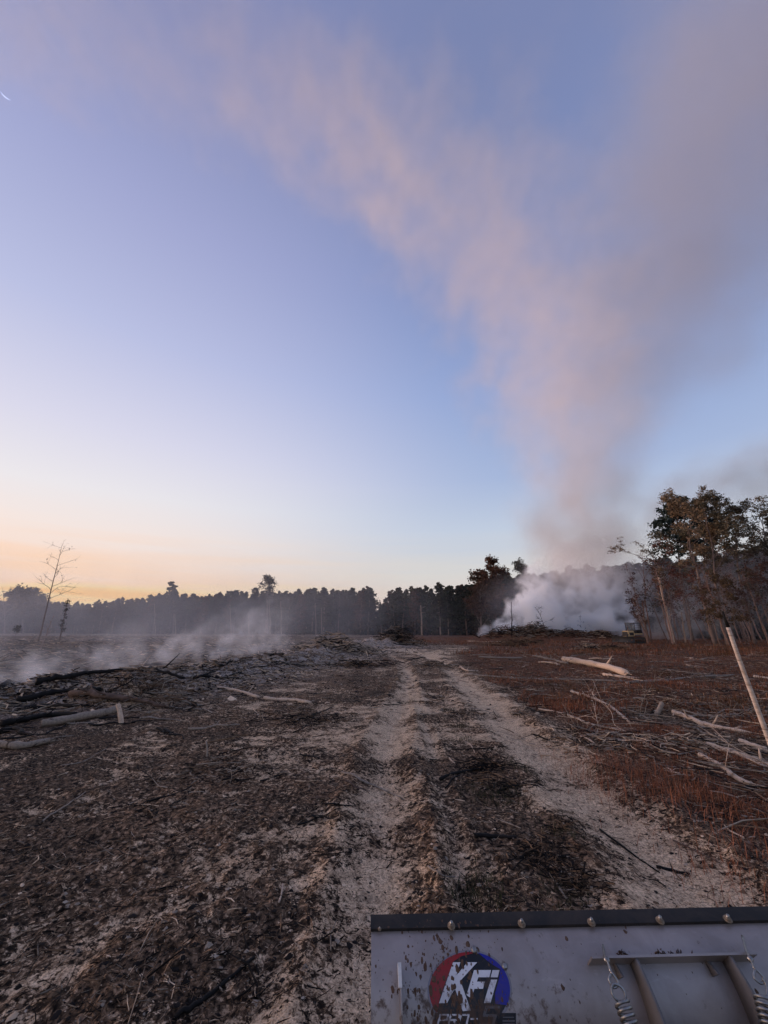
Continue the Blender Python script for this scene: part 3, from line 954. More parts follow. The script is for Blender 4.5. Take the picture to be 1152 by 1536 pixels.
# sticks on the near field and the road
near_sticks = [
    ([(512, 1160), (540, 1170), (572, 1186), (606, 1200)], .016, .007, 'ashwood', 'pale to dark stick lying across the left wheel track'),
    ([(220, 1205), (262, 1192), (300, 1174)], .012, .007, 'charred', 'long dark stick on the left field below the pale sand streaks'),
    ([(60, 1236), (95, 1212), (128, 1188)], .010, .006, 'ashwood', 'long grey stick on the far left of the field'),
    ([(262, 1530), (310, 1500), (360, 1455), (382, 1438)], .014, .008, 'charred', 'charred stick at the bottom left of the plow'),
    ([(660, 1172), (690, 1160), (735, 1152), (770, 1148)], .020, .009, 'charred', 'black branch reaching left out of the brush clump on the road'),
    ([(668, 1184), (676, 1172), (690, 1163)], .012, .010, 'charred', 'short black fork below the branch of the brush clump'),
    ([(698, 1112), (706, 1118), (712, 1130)], .010, .008, 'bare', 'bright white crooked stick above the brush clump'),
    ([(674, 1138), (682, 1146)], .012, .011, 'bare', 'stubby white chip left of the brush clump'),
    ([(755, 1182), (780, 1179), (806, 1180)], .012, .008, 'charred', 'straight black stick right of the brush clump'),
    ([(642, 1302), (660, 1311), (682, 1320)], .008, .005, 'ashwood', 'thin brown stick on the road just beyond the plow'),
    ([(832, 1322), (840, 1334), (850, 1350)], .012, .007, 'ashwood', 'pale split stick in the black debris beyond the plow'),
    ([(712, 1256), (745, 1256), (775, 1258)], .020, .014, 'charred', 'thick black stick at the left of the road debris'),
    ([(418, 1355), (422, 1342), (424, 1326)], .007, .005, 'bare', 'small bone-white stick standing out on the mulch'),
    ([(780, 1288), (800, 1278), (842, 1296)], .012, .008, 'charred', 'bent black stick in the middle of the road debris'),
    ([(1004, 1200), (1030, 1218), (1060, 1240)], .010, .006, 'brown', 'brown stick beside the right sand patch'),
    ([(1010, 1262), (1040, 1275), (1080, 1295)], .012, .006, 'brown', 'dark stick on the verge above the plow'),
    ([(900, 1245), (960, 1290), (990, 1310)], .010, .006, 'charred', 'dark stick along the edge of the right sand rut'),
    ([(985, 1302), (1010, 1308), (1035, 1312)], .014, .008, 'charred', 'short crooked stick on the sand near the plow top'),
    ([(640, 1040), (652, 1048), (668, 1052)], .012, .008, 'charred', 'small black stick between the far ruts'),
    ([(556, 1060), (580, 1057), (604, 1056)], .014, .008, 'charred', 'dark stick left of the far rut'),
    ([(90, 1150), (130, 1140), (160, 1124)], .010, .006, 'ashwood', 'grey twig below the curved grey log'),
    ([(440, 1085), (470, 1072), (500, 1060)], .018, .010, 'charred', 'charred stick on the low bank in the middle field'),
]
for pix, r0, r1, mt, lab in near_sticks:
    log_obj('stick', pix, r0, r1, M[mt], lab, 'stick', stubs=1 if r0 > .009 else 0, sides=6, twigs=0, broken=False, ridge=.15)


# loose pieces nothing tells apart
def scatter_pieces(n, region, r0r, lr, mats, name, label, cat, group, seed):
    rnd = random.Random(seed)
    protos = []
    for k in range(5):
        b = MB()
        q = densify(wob((-.5, 0, 0), (.5, 0, 0), 5, .045, rnd), 3)
        b.tube(q, np.linspace(.03, .012, len(q)), 6, ridge=.15)
        for j in range(2):
            i = rnd.randint(2, len(q) - 3)
            e = q[i] + np.array([rnd.uniform(-.2, .3), rnd.choice([-1, 1]) * rnd.uniform(.1, .25), rnd.uniform(.0, .08)])
            b.tube([q[i], (q[i] + e) / 2 + np.array([0, 0, .01]), e], [.012, .009, .004], 5)
        protos.append(b)
    meshes = {}
    done = 0
    while done < n:
        px = rnd.uniform(region[0], region[2]); py = region[1] + (region[3] - region[1]) * rnd.random()
        if len(region) > 4 and not region[4](px, py):
            continue
        p = G(px, py)
        k = rnd.randrange(5); mt = rnd.choice(mats)
        if (k, mt) not in meshes:
            meshes[(k, mt)] = protos[k].mesh(name, M[mt])
        o = bpy.data.objects.new(name, meshes[(k, mt)]); col.objects.link(o)
        ln = rnd.uniform(*lr) * (.6 + p[1] * .045)
        a = rnd.gauss(.15, .6)
        e = .3
        zl = hz(p[0] - math.cos(a) * ln * e, p[1] - math.sin(a) * ln * e); zr = hz(p[0] + math.cos(a) * ln * e, p[1] + math.sin(a) * ln * e)
        o.location = (p[0], p[1], (zl + zr) / 2 + .012 * ln + rnd.uniform(0, .02))
        o.rotation_euler = (rnd.uniform(0, 6.28) * .0, -math.atan2(zr - zl, 2 * e * ln), a)
        o.scale = (ln, ln * rnd.choice([-1, 1]), ln * rnd.uniform(.6, 1.1))
        tag(o, label, cat, group)
        done += 1


scatter_pieces(70, (690, 1000, 1152, 1160, lambda x, y: x > 690 + (y - 1000) * 1.9), None, (.22, .75), ['ashwood', 'bare', 'ashwood', 'brown'], 'fallen_branch',
               'weathered grey branch among the red grass right of the track', 'branch', 'branches strewn in the red grass', 5)
scatter_pieces(45, (0, 1010, 330, 1110), None, (.3, .9), ['charred', 'ashwood', 'charred', 'brown'], 'burnt_branch',
               'burnt branch piece in the smouldering windrow', 'branch', 'branch pieces in the windrow', 6)
scatter_pieces(45, (330, 965, 640, 1000), None, (.5, 1.3), ['charred', 'ashwood', 'brown'], 'burnt_branch',
               'burnt branch on the far part of the windrow', 'branch', 'branch pieces in the far windrow', 16)
scatter_pieces(40, (200, 1080, 540, 1250), None, (.12, .4), ['charred', 'brown', 'charred'], 'burnt_stick',
               'charred stick lying on the dark mulch field', 'stick', 'charred sticks on the field', 7)
scatter_pieces(40, (700, 960, 1150, 1003), None, (.3, .9), ['ashwood', 'bare', 'brown'], 'fallen_branch',
               'small pale branch in the far red grass', 'branch', 'branches in the far grass', 8)


# brush clumps (tangles of charred twigs)
def brush(name, px, py, rx, ry, hgt, n, lr, cols, label, rad=(.003, .009), seed=0, tilt=.16):
    rnd = np.random.default_rng(seed)
    c = G(px, py)
    root = empty(name, (c[0], c[1], hz(c[0], c[1])))
    tag(root, label, 'brush')
    b = MB()
    X = rnd.normal(0, rx * .45, n); Y = rnd.normal(0, ry * .45, n)
    ZB = height(c[0] + X, c[1] + Y) - root.location[2]
    for i in range(n):
        x, y = X[i], Y[i]
        z = rnd.uniform(0, 1) ** 1.5 * hgt * math.exp(-((x / rx) ** 2 + (y / ry) ** 2) * 1.6)
        a = rnd.uniform(0, 6.28); ti = rnd.normal(0, tilt)
        ln = lr[0] * (lr[1] / lr[0]) ** (rnd.uniform(0, 1) ** 1.5)
        d = np.array([math.cos(a) * math.cos(ti), math.sin(a) * math.cos(ti), math.sin(ti)])
        p = np.array([x, y, ZB[i] + z + .01 + abs(math.sin(ti)) * ln * .3])
        q = [p - d * ln / 2, p + rnd.normal(0, .07, 3) * ln, p + d * ln / 2 + rnd.normal(0, .1, 3) * ln]
        r_ = rnd.uniform(*rad)
        cc = np.array(cols[rnd.integers(len(cols))]) * rnd.uniform(.6, 1.4)
        b.tube(q, [r_, r_ * .8, r_ * .3], 4, c=cc, cap=False)
    b.obj('twigs', M['litter'], root, kind='stuff')
    return root


CH, BR, GR, PA = tuple(CHAR * .8), tuple(BRN), tuple(GREY), tuple(PALE)
brush('brush_clump', 728, 1152, .34, .34, .08, 190, (.03, .30), [CH, CH, BR, CH], 'dark twig clump between the wheel tracks, farther of two', seed=1)
brush('brush_clump', 745, 1180, .35, .30, .04, 90, (.03, .2), [CH, BR, CH], 'low black twig mat just below the farther clump', seed=2)
brush('brush_clump', 815, 1290, .26, .26, .06, 210, (.02, .18), [CH, CH, CH, BR], 'black twig heap on the road right in front of the plow', seed=3, rad=(.002, .006))
brush('brush_clump', 850, 1245, .20, .22, .05, 100, (.02, .14), [CH, CH, BR], 'small black twig heap beside the right rut', seed=4, rad=(.002, .005))
brush('brush_clump', 870, 1330, .2, .16, .04, 130, (.02, .16), [CH, CH, BR], 'lowest black twig heap touching the right rut', seed=5, rad=(.002, .005))
brush('brush_clump', 890, 1110, .9, .8, .05, 210, (.08, .4), [CH, GR, CH, BR, PA], 'dark mat of twigs at the road verge', seed=6, rad=(.004, .010))
brush('brush_clump', 1040, 1115, .9, .8, .05, 170, (.08, .4), [GR, CH, BR, PA], 'grey twig mat between pale logs on the right', seed=7, rad=(.004, .010))
brush('brush_clump', 1000, 1060, 1.0, .8, .12, 110, (.1, .5), [GR, CH, BR, GR], 'wiry grey twig tangle behind the pale stump', seed=8, rad=(.004, .008))
brush('brush_clump', 215, 1035, 1.3, 1.0, .15, 420, (.15, .7), [BR, CH, BR, GR], 'twiggy cover on the brown mound', seed=9, rad=(.004, .012))
brush('brush_pile', 600, 962, 2.8, 1.4, 1.3, 520, (.4, 1.8), [CH, GR, BR, CH], 'dark pile of cut branches at the end of the track', seed=10, rad=(.015, .04))
brush('brush_pile', 500, 967, 4.2, 2.0, .9, 560, (.3, 1.6), [GR, CH, GR, PA], 'long low pile of grey branches left of the dark pile', seed=11, rad=(.015, .04))
brush('brush_pile', 420, 972, 3.0, 1.5, .6, 360, (.3, 1.4), [GR, CH, GR, PA], 'hazy grey branch heap behind the smoking bank', seed=12, rad=(.015, .035))
brush('brush_pile', 766, 968, 2.5, 1.2, .9, 240, (.5, 1.8), [BR, CH, BR], 'brown brush heap below the thin dark tree', seed=13, rad=(.012, .03))
brush('brush_pile', 800, 965, 1.6, 1.0, .7, 160, (.5, 1.6), [BR, CH, BR], 'small brown brush heap right of the thin dark tree', seed=14, rad=(.012, .03))
brush('brush_pile', 880, 975, 1.2, .8, .8, 150, (.4, 1.4), [GR, PA, CH], 'bleached root tangle in the far grass', seed=15, rad=(.012, .03))
brush('brush_pile', 915, 974, 2.0, 1.0, .4, 170, (.5, 1.6), [BR, CH, BR], 'brown brush in front of the bulldozer', seed=16, rad=(.012, .03))
brush('brush_clump', 660, 1000, .9, .9, .15, 120, (.3, .9), [CH, BR, GR], 'low twig patch on the far bend of the track', seed=17, rad=(.008, .015))
brush('brush_clump', 540, 1000, 1.6, 1.2, .2, 160, (.3, 1.0), [CH, BR, CH], 'dark twig bank left of the far bend', seed=18, rad=(.008, .018))
brush('brush_clump', 325, 1160, .6, .6, .05, 160, (.06, .3), [CH, BR, GR], 'dark twig patch in the middle of the field', seed=19, rad=(.003, .007))
brush('brush_clump', 470, 1080, .9, .6, .08, 160, (.1, .4), [CH, BR, CH], 'dark twig bank along the left of the road', seed=20, rad=(.004, .009))


# pale standing pole on the right
def pole():
    base = np.array([2.93, 3.2, 0.0]); base[2] = hz(base[0], base[1]) - .03
    top = at(1086, 917, 3.02)
    P = densify([base + (top - base) * t + np.array([.012 * math.sin(t * 5), 0, 0]) for t in np.linspace(0, 1, 6)], 6) - base
    n = len(P); k = int(n * .93)
    root = empty('standing_pole', base)
    tag(root, 'thin pale pole with a charred tip standing at the right edge', 'pole')
    r = np.linspace(.021, .0125, n)
    b = MB(); b.tube(P[:k + 1], r[:k + 1], 12, ridge=.02); b.obj('pole_shaft', M['polewood'], root, smooth=True)
    b = MB(); b.tube(P[k:], np.linspace(r[k] * .92, r[-1] * .5, n - k), 10, ridge=.1); b.obj('charred_tip', M['charred'], root, smooth=True)
    for t in (.25, .42, .6, .78):
        i = int(t * n)
        b = MB(); a = P[i] + np.array([r[i] * .7, -r[i] * .5, 0])
        b.tube([a, a + np.array([.010, -.006, .004]), a + np.array([.014, -.008, .005])], [.008, .006, .002], 6)
        b.obj('knot', M['brown'], root)


m_, nt_, b_ = material('peeled_pole_wood', .7, .3)
tcn = N(nt_, 'ShaderNodeTexCoord')
mpn = N(nt_, 'ShaderNodeMapping'); mpn.inputs['Scale'].default_value = (6, 6, 28)
L(nt_, tcn.outputs['Object'], mpn.inputs[0])
nn = noise(nt_, 1.6, 5, .65, mpn.outputs[0], .5)
rr = ramp(nt_, [(.3, (.20, .13, .10, 1)), (.45, (.46, .37, .31, 1)), (.7, (.62, .53, .46, 1))])
L(nt_, nn.outputs[0], rr.inputs[0]); L(nt_, rr.outputs[0], b_.inputs['Base Color'])
bump(nt_, b_, nn.outputs[0], .4, .004)
M['polewood'] = m_
pole()


# ------------------------------------------------------------------ trees
def quads_at(C, size, r, cols, flat=0.0):
    n = len(C)
    a = r.normal(0, 1, (n, 3)); a /= np.linalg.norm(a, axis=1)[:, None]
    bb = r.normal(0, 1, (n, 3))
    if flat:
        a[:, 2] *= (1 - flat); bb[:, 2] *= (1 - flat)
    bb = np.cross(a, bb); bb /= np.linalg.norm(bb, axis=1)[:, None] + 1e-9
    s = (size * r.uniform(.5, 1.3, n))[:, None]
    V = np.stack([C - a * s, C + bb * s * .55, C + a * s, C - bb * s * .55], 1).reshape(-1, 3)
    Q = np.arange(n * 4).reshape(-1, 4)
    return V, Q, np.repeat(cols, 4, 0)


def pine_meshes(seed, Hh=14.0, bare=.42, cl=60, per=46, size=.24, rad=.15, colr=(.030, .042, .026), vary=.45, lean=0.0, trunk_tint=(1, 1, 1)):
    r = np.random.default_rng(seed)
    tb = MB()
    P = [np.array([lean * t * t * Hh + .12 * math.sin(t * 5 + seed), .1 * math.sin(t * 4 + seed * 2), t * Hh]) for t in np.linspace(0, 1, 9)]
    tb.tube(P, np.linspace(.15, .02, 9) * Hh / 14, 7, c=trunk_tint)
    C = []; side = r.uniform(.5, 1.35, 5)
    for i in range(cl):
        t = bare + (1 - bare) * ((i + r.uniform(0, 1)) / cl) ** .9
        Rr = rad * Hh * (max(0.01, 1 - t) / (1 - bare)) ** .45 * min(1, .45 + (t - bare) * 4) * side[int(t * 17) % 5]
        a = r.uniform(0, 6.28); d = Rr * r.uniform(.25, 1.05)
        c = np.array([np.interp(t, np.linspace(0, 1, 9), [p[0] for p in P]) + math.cos(a) * d, math.sin(a) * d, t * Hh + d * .12])
        p0 = np.array([np.interp(t, np.linspace(0, 1, 9), [p[0] for p in P]), 0, t * Hh - d * .25])
        tb.tube([p0, (p0 + c) / 2, c], [.03, .022, .01], 4, c=trunk_tint, cap=False)
        sr = Hh * r.uniform(.016, .042) * (.35 + .65 * min(1, (1 - t) * 3))
        C.append(c + r.normal(0, 1, (per, 3)) * np.array([sr, sr, sr * .55]))
    C = np.concatenate(C)
    cols = np.array(colr) * r.uniform(1 - vary, 1 + vary, (len(C), 1)) * np.repeat(r.uniform(.75, 1.3, cl), per)[:, None]
    cb = MB(); cb.add(*quads_at(C, size, r, cols))
    return tb, cb


def tree_thing(name, tb, cb, label, group, crown_mat='pine'):
    root = empty(name); tag(root, label, 'tree', group)
    tb.obj('trunk', M['bark'], root, smooth=True)
    if cb is not None:
        cb.obj('crown', M[crown_mat], root)
    return reg(root)


def branchy(seed, Hh, r0, levels=3, nb=9, start=.35, spread=.9, lean=(0, 0), tint=(1, 1, 1), leaf=None, leaf_size=.14, leaf_n=10, leaf_col=(.06, .05, .03), wobble=.02, up=.5,
            crown_r=.3, leafprob=1.0, minr=.006):
    """a trunk with forking limbs; leaf sprays at the twig ends"""
    r = np.random.default_rng(seed)
    tb = MB(); tips = []
    n = 10
    t = np.linspace(0, 1, n)
    P = np.stack([lean[0] * t * Hh + np.cumsum(r.normal(0, wobble, n)) * Hh * .3, lean[1] * t * Hh + np.cumsum(r.normal(0, wobble, n)) * Hh * .3, t * Hh], 1)
    P[0, :2] = 0
    R = np.linspace(r0, r0 * .15, n)
    tb.tube(densify(P, 3), np.interp(np.linspace(0, 1, 3 * (n - 1) + 1), t, R), 7, c=tint)

    def limb(p, d, ln, rad, lev):
        k = 5
        q = [p]
        dd = d.copy()
        for i in range(k - 1):
            dd = dd + r.normal(0, .16, 3) + np.array([0, 0, .06 * up])
            dd /= np.linalg.norm(dd)
            q.append(q[-1] + dd * ln / (k - 1))
        q = np.array(q)
        tb.tube(q, np.linspace(rad, max(minr * .6, rad * .35), k), 5 if lev < 2 else 4, c=tint, cap=False)
        if lev >= levels - 1:
            for u in (.5, .8, 1.0):
                tips.append(q[int(u * (k - 1))])
        if lev < levels:
            m = r.integers(3, 6)
            for i in range(m):
                u = r.uniform(.3, 1.0); j = min(k - 2, int(u * (k - 1)))
                pp = q[j] + (q[j + 1] - q[j]) * (u * (k - 1) - j if u < 1 else 1)
                nd = dd + r.normal(0, .55, 3); nd /= np.linalg.norm(nd)
                limb(pp, nd, ln * r.uniform(.35, .6), max(minr, rad * .5), lev + 1)
    for i in range(nb):
        u = start + (1 - start) * (i + .5 * r.uniform(0, 1)) / nb
        p = np.array([np.interp(u, t, P[:, k]) for k in range(3)])
        a = i * 2.4 + r.uniform(-.5, .5)
        d = np.array([math.cos(a) * spread, math.sin(a) * spread, up + .5 * u]); d /= np.linalg.norm(d)
        ln = Hh * crown_r * (1.15 - .65 * (u - start) / (1 - start)) * r.uniform(.75, 1.15)
        limb(p, d, ln, max(minr, r0 * .42 * (1 - u * .6)), 1)
    limb(P[-1], np.array([lean[0], lean[1], 1.0]), Hh * crown_r * .4, r0 * .15, 2)
    cb = None
    if leaf:
        tips = np.array(tips)
        tips = tips[r.uniform(0, 1, len(tips)) < leafprob]
        if len(tips):
            C = np.repeat(tips, leaf_n, 0) + r.normal(0, leaf_size * 1.7, (len(tips) * leaf_n, 3)) * np.array([1, 1, .6])
            cc = np.array(leaf_col) * r.uniform(.55, 1.5, (len(C), 1)) * np.repeat(r.uniform(.8, 1.25, len(tips)), leaf_n)[:, None]
            cb = MB(); cb.add(*quads_at(C, leaf_size, r, cc, .3))
    return tb, cb


# forest skyline of the photograph: px -> (top row, forward distance)
SKX = [-500, -200, 0, 60, 110, 160, 200, 250, 300, 350, 400, 450, 500, 555, 572, 592, 650, 700, 730, 760, 800, 850, 900, 950, 1000, 1060, 1152, 1400, 1900]
SKT = [915, 905, 901, 902, 904, 899, 897, 889, 893, 886, 887, 885, 884, 880, 896, 881, 880, 877, 868, 862, 862, 857, 852, 846, 842, 838, 828, 815, 800]
SKD = [150, 145, 140, 138, 134, 130, 126, 122, 120, 118, 116, 114, 112, 110, 110, 110, 106, 102, 98, 95, 92, 88, 84, 80, 74, 66, 58, 52, 50]


def top_h(px, fwd):
    p = at(px, np.interp(px, SKX, SKT), fwd)
    return p[2]


pines = []
PK = [('dark', (.036, .046, .030)), ('dark', (.034, .040, .030)), ('olive', (.052, .050, .028)), ('dark', (.040, .048, .034)), ('rust', (.095, .050, .032)), ('olive', (.048, .044, .032))]
for i, (kd, c) in enumerate(PK):
    tb, cb = pine_meshes(100 + i, bare=(.16, .30, .20, .34, .12, .22)[i], rad=(.135, .15, .14, .12, .17, .15)[i], cl=(66, 60, 60, 50, 66, 60)[i], colr=c,
                         trunk_tint=[(1, 1, 1), (1.3, 1.2, 1.15), (1.9, 1.8, 1.7)][i % 3])
    lab = {'dark': 'dark green pine in the row of trees along the clearing', 'olive': 'olive green pine in the row of trees along the clearing',
           'rust': 'rusty brown leafed tree between the dark pines of the forest edge'}[kd]
    nm = 'autumn_tree' if kd == 'rust' else 'pine_tree'
    grp = {'dark': 'dark pines of the forest edge', 'olive': 'olive pines of the forest edge', 'rust': 'rusty trees of the forest edge'}[kd]
    pines.append(tree_thing(nm, tb, cb, lab, grp))

rnd = random.Random(3)
count = 0; used = set()
stuffV = []
row_specs = [(0, 0), (1, 5), (2, 10)]
px_list = []
for rowi, back in row_specs:
    px = -330.0 + rowi * 7
    while px < 1560:
        fwd = np.interp(px, SKX, SKD) + back + rnd.uniform(-1.5, 1.5)
        step = (570 / (fwd * .956)) * (3.4 if rowi == 0 else 3.9) * rnd.uniform(.6, 1.4)
        px_list.append((px, fwd, rowi)); px += step
random.Random(5).shuffle(px_list)
front = sorted(px_list, key=lambda t: t[2])[:262]
rest = sorted(px_list, key=lambda t: t[2])[262:]
for (px, fwd, rowi) in front:
    k = rnd.choices(range(6), weights=[5, 5, 3, 4, 2.2 if 150 < px < 760 or px > 900 else .8, 3])[0]
    p = at(px, 950, fwd); x = p[0]
    ht = top_h(px, fwd)
    sc_h = min(1.06, rnd.gauss(.93, .05)) if rowi == 0 else min(1.07, rnd.gauss(.98, .045))
    if 565 < px < 580:
        sc_h *= .8
    src = pines[k]
    o = src if k not in used else copy_tree(src)
    used.add(k)
    z0 = hz(x, fwd) - .1
    s = (ht - z0) * sc_h / 14.0
    o.location = (x, fwd, z0); o.rotation_euler = (rnd.gauss(0, .02), rnd.gauss(0, .025), rnd.uniform(0, 6.28))
    wv = s * rnd.uniform(1.0, 1.45) * (1.15 if rowi == 0 else 1.05)
    part_ = 0 if px < 350 else 1 if px < 715 else 2 if px < 965 else 3
    kd_ = ('dark green pine', 'dark green pine', 'olive green pine', 'dark green pine', 'rusty brown tree', 'olive green pine')[k]
    tag(o, kd_ + (' in the hazy left stretch of the forest edge', ' of the forest edge behind the end of the track', ' of the forest edge behind the white smoke', ' of the wood behind the tall trees at the right')[part_], None, kd_ + ('s, hazy left stretch', 's, behind the track end', 's, behind the smoke', 's, right wood')[part_])
    o.scale = (wv, wv, s)

# the wood behind the edge: one mass
def forest_mass():
    bt = MB()
    protos = []
    for i in range(4):
        tb, cb = pine_meshes(300 + i, cl=40, per=24, size=.40, bare=.10, rad=.14, colr=[(.034, .044, .030), (.038, .044, .030), (.042, .040, .030), (.034, .040, .030)][i])
        protos.append((np.concatenate(cb.V), np.concatenate(cb.Q), np.concatenate(cb.C), np.concatenate(tb.V), np.concatenate(tb.Q), np.concatenate(tb.C)))
    r = random.Random(9)
    lst = [(px, f) for px, f, _ in rest]
    for back in (3, 7, 12, 16, 21, 27):
        px = -700 + back
        while px < 2300:
            f = np.interp(px, SKX, SKD) + back + r.uniform(-2, 2)
            lst.append((px, f)); px += (570 / f) * 4.6 * r.uniform(.6, 1.4)
    for px, f in lst:
        V, Q, C, TV, TQ, TC = protos[r.randrange(4)]
        x = at(px, 950, f)[0]; ht = top_h(px, f) * min(1.05, r.gauss(.93, .06)) - .2
        if 566 < px < 579: ht *= .86
        s = ht / 14; a = r.uniform(0, 6.28); ca, sa = math.cos(a), math.sin(a)
        def tr(v):
            return np.stack([(v[:, 0] * ca - v[:, 1] * sa) * s * 1.1 + x, (v[:, 0] * sa + v[:, 1] * ca) * s * 1.1 + f, v[:, 2] * s], 1)
        bt.add(tr(V), Q, C)
        k = 0
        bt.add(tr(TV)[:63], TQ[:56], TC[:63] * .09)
    bt.obj('deep_forest', M['pine'], kind='stuff')


forest_mass()

# understorey along the forest foot
def understorey():
    r = np.random.default_rng(5)
    b = MB()
    n = 5200
    px = r.uniform(-330, 1560, n)
    fwd = np.interp(px, SKX, SKD) + r.uniform(-1.5, 26, n)
    x = np.array([at(a, 950, f)[0] for a, f in zip(px, fwd)])
    per = 22
    hh = r.uniform(1.0, 7.0, n)
    C = np.repeat(np.stack([x, fwd, hh * .5], 1), per, 0) + r.normal(0, 1, (n * per, 3)) * np.repeat(np.stack([hh * .35, hh * .35, hh * .34], 1), per, 0)
    C[:, 2] = np.abs(C[:, 2])
    base = np.array([[.030, .030, .022], [.055, .034, .024], [.024, .030, .022]])[r.integers(0, 3, n)]
    cols = np.repeat(base, per, 0) * r.uniform(.5, 1.4, (n * per, 1))
    b.add(*quads_at(C, .42, r, cols))
    b.obj('forest_undergrowth', M['leaf'], kind='stuff')


understorey()


def place(px, py, fwd=None):
    if fwd is None:
        return G(px, py)
    p = at(px, py, fwd); p[2] = hz(p[0], p[1]); return p


def near_tree(name, px, fwd, toppy, label, topx=None, kind='oak', seed=0, group=None, **kw):
    p = at(px, 960, fwd); p[2] = hz(p[0], fwd) - .1
    tx = topx if topx is not None else px
    t = at(tx, toppy, fwd)
    Hh = t[2] - p[2]
    lean = ((t[0] - p[0]) / Hh, 0.0)
    cm = kw.pop('crown_mat', 'leaf')
    if kind == 'pine':
        tb, cb = pine_meshes(seed, Hh=Hh, lean=lean[0], **kw)
    else:
        tb, cb = branchy(seed, Hh, lean=lean, **kw)
    root = empty(name, p); tag(root, label, 'tree', group)
    tb.obj('trunk', M['bark'], root, smooth=True)
    if cb is not None:
        cb.obj('crown', M[cm], root)
    return root


OAK = dict(levels=3, leaf=True, leaf_size=.095, leaf_n=19, wobble=.03, leafprob=.9)
near_tree('tall_pine_tree', 1040, 52, 748, 'tallest pine with a dense blue green top behind the oaks', topx=1013, kind='pine', seed=41, bare=.58, cl=64, per=90, size=.22, rad=.20,
          colr=(.026, .040, .036), crown_mat='pine')
near_tree('tall_pine_tree', 1075, 54, 772, 'second dark pine top showing just right of the tallest pine', topx=1052, kind='pine', seed=42, bare=.66, cl=40, per=70, size=.22, rad=.15,
          colr=(.028, .036, .034), crown_mat='pine')
near_tree('oak_tree', 1072, 40, 764, 'spreading brown green oak, leftmost of the tall leafy trees', topx=1028, seed=51, r0=.20, nb=12, start=.48, spread=1.0, up=.35, crown_r=.34, leaf_col=(.15, .105, .065), **OAK)
near_tree('oak_tree', 1090, 39, 768, 'leafy tree with two thin stems in the middle of the tall group', topx=1058, seed=52, r0=.15, nb=10, start=.52, spread=.7, up=.6, crown_r=.27, leaf_col=(.115, .095, .062), **OAK)
near_tree('oak_tree', 1132, 40, 766, 'slender leafy tree right of the spreading oak', topx=1092, seed=53, r0=.14, nb=10, start=.5, spread=.7, up=.6, crown_r=.25, leaf_col=(.11, .095, .065), **OAK)
near_tree('oak_tree', 1190, 41, 772, 'open crowned leafy tree at the right edge of the photo', topx=1128, seed=54, r0=.15, nb=9, start=.55, spread=.8, up=.55, crown_r=.25, leaf_col=(.11, .095, .065),
          levels=3, leaf=True, leaf_size=.10, leaf_n=8, wobble=.03)
near_tree('oak_tree', 1230, 38, 800, 'low dark leafy tree just outside the right edge', topx=1165, seed=55, r0=.16, nb=10, start=.35, spread=.8, up=.5, crown_r=.3, leaf_col=(.040, .036, .024), **OAK)
near_tree('maple_tree', 1008, 44, 820, 'red leafed sapling around the white snag', topx=988, seed=56, r0=.08, nb=10, start=.45, spread=.9, up=.25, crown_r=.22, leaf_col=(.13, .050, .032),
          levels=3, leaf=True, leaf_size=.095, leaf_n=6, wobble=.03, leafprob=.55)
near_tree('maple_tree', 1035, 42, 858, 'red brown small tree right of the white snag', topx=1020, seed=57, r0=.07, nb=10, start=.3, spread=1.0, up=.2, crown_r=.28, leaf_col=(.11, .045, .032),
          levels=3, leaf=True, leaf_size=.095, leaf_n=6, wobble=.03, leafprob=.55)
near_tree('maple_tree', 1100, 36, 872, 'brown leafed small tree below the spreading oak', topx=1080, seed=58, r0=.07, nb=10, start=.3, spread=1.0, up=.2, crown_r=.3, leaf_col=(.075, .050, .028),
          levels=3, leaf=True, leaf_size=.10, leaf_n=6, wobble=.03, leafprob=.6)
near_tree('maple_tree', 1160, 38, 850, 'rusty small tree at the right edge under the tall trees', topx=1130, seed=59, r0=.08, nb=11, start=.25, spread=1.0, up=.25, crown_r=.3, leaf_col=(.085, .042, .030),
          levels=3, leaf=True, leaf_size=.10, leaf_n=6, wobble=.03, leafprob=.6)
# thin stems filling the wood on the right
rr_ = random.Random(12)
for i in range(44):
    px = rr_.uniform(965, 1260); fwd = rr_.uniform(36, 56)
    hh = rr_.uniform(835, 905) - (px - 965) * .06
    near_tree('bare_sapling', px, fwd, hh, 'thin bare stemmed sapling in the wood on the right', topx=px - (px - 560) * .07 + rr_.gauss(0, 5), seed=600 + i, group='thin saplings on the right',
              r0=rr_.uniform(.05, .10), nb=7, start=.35, spread=.6, up=.6, crown_r=.2, levels=2, leaf=True, leaf_size=.11, leaf_n=5, leafprob=.6,
              leaf_col=rr_.choice([(.10, .046, .033), (.05, .042, .028), (.085, .044, .03)]), tint=rr_.choice([(1, .9, .85), (1.6, 1.35, 1.25), (1.3, 1.1, 1)]), wobble=.02)

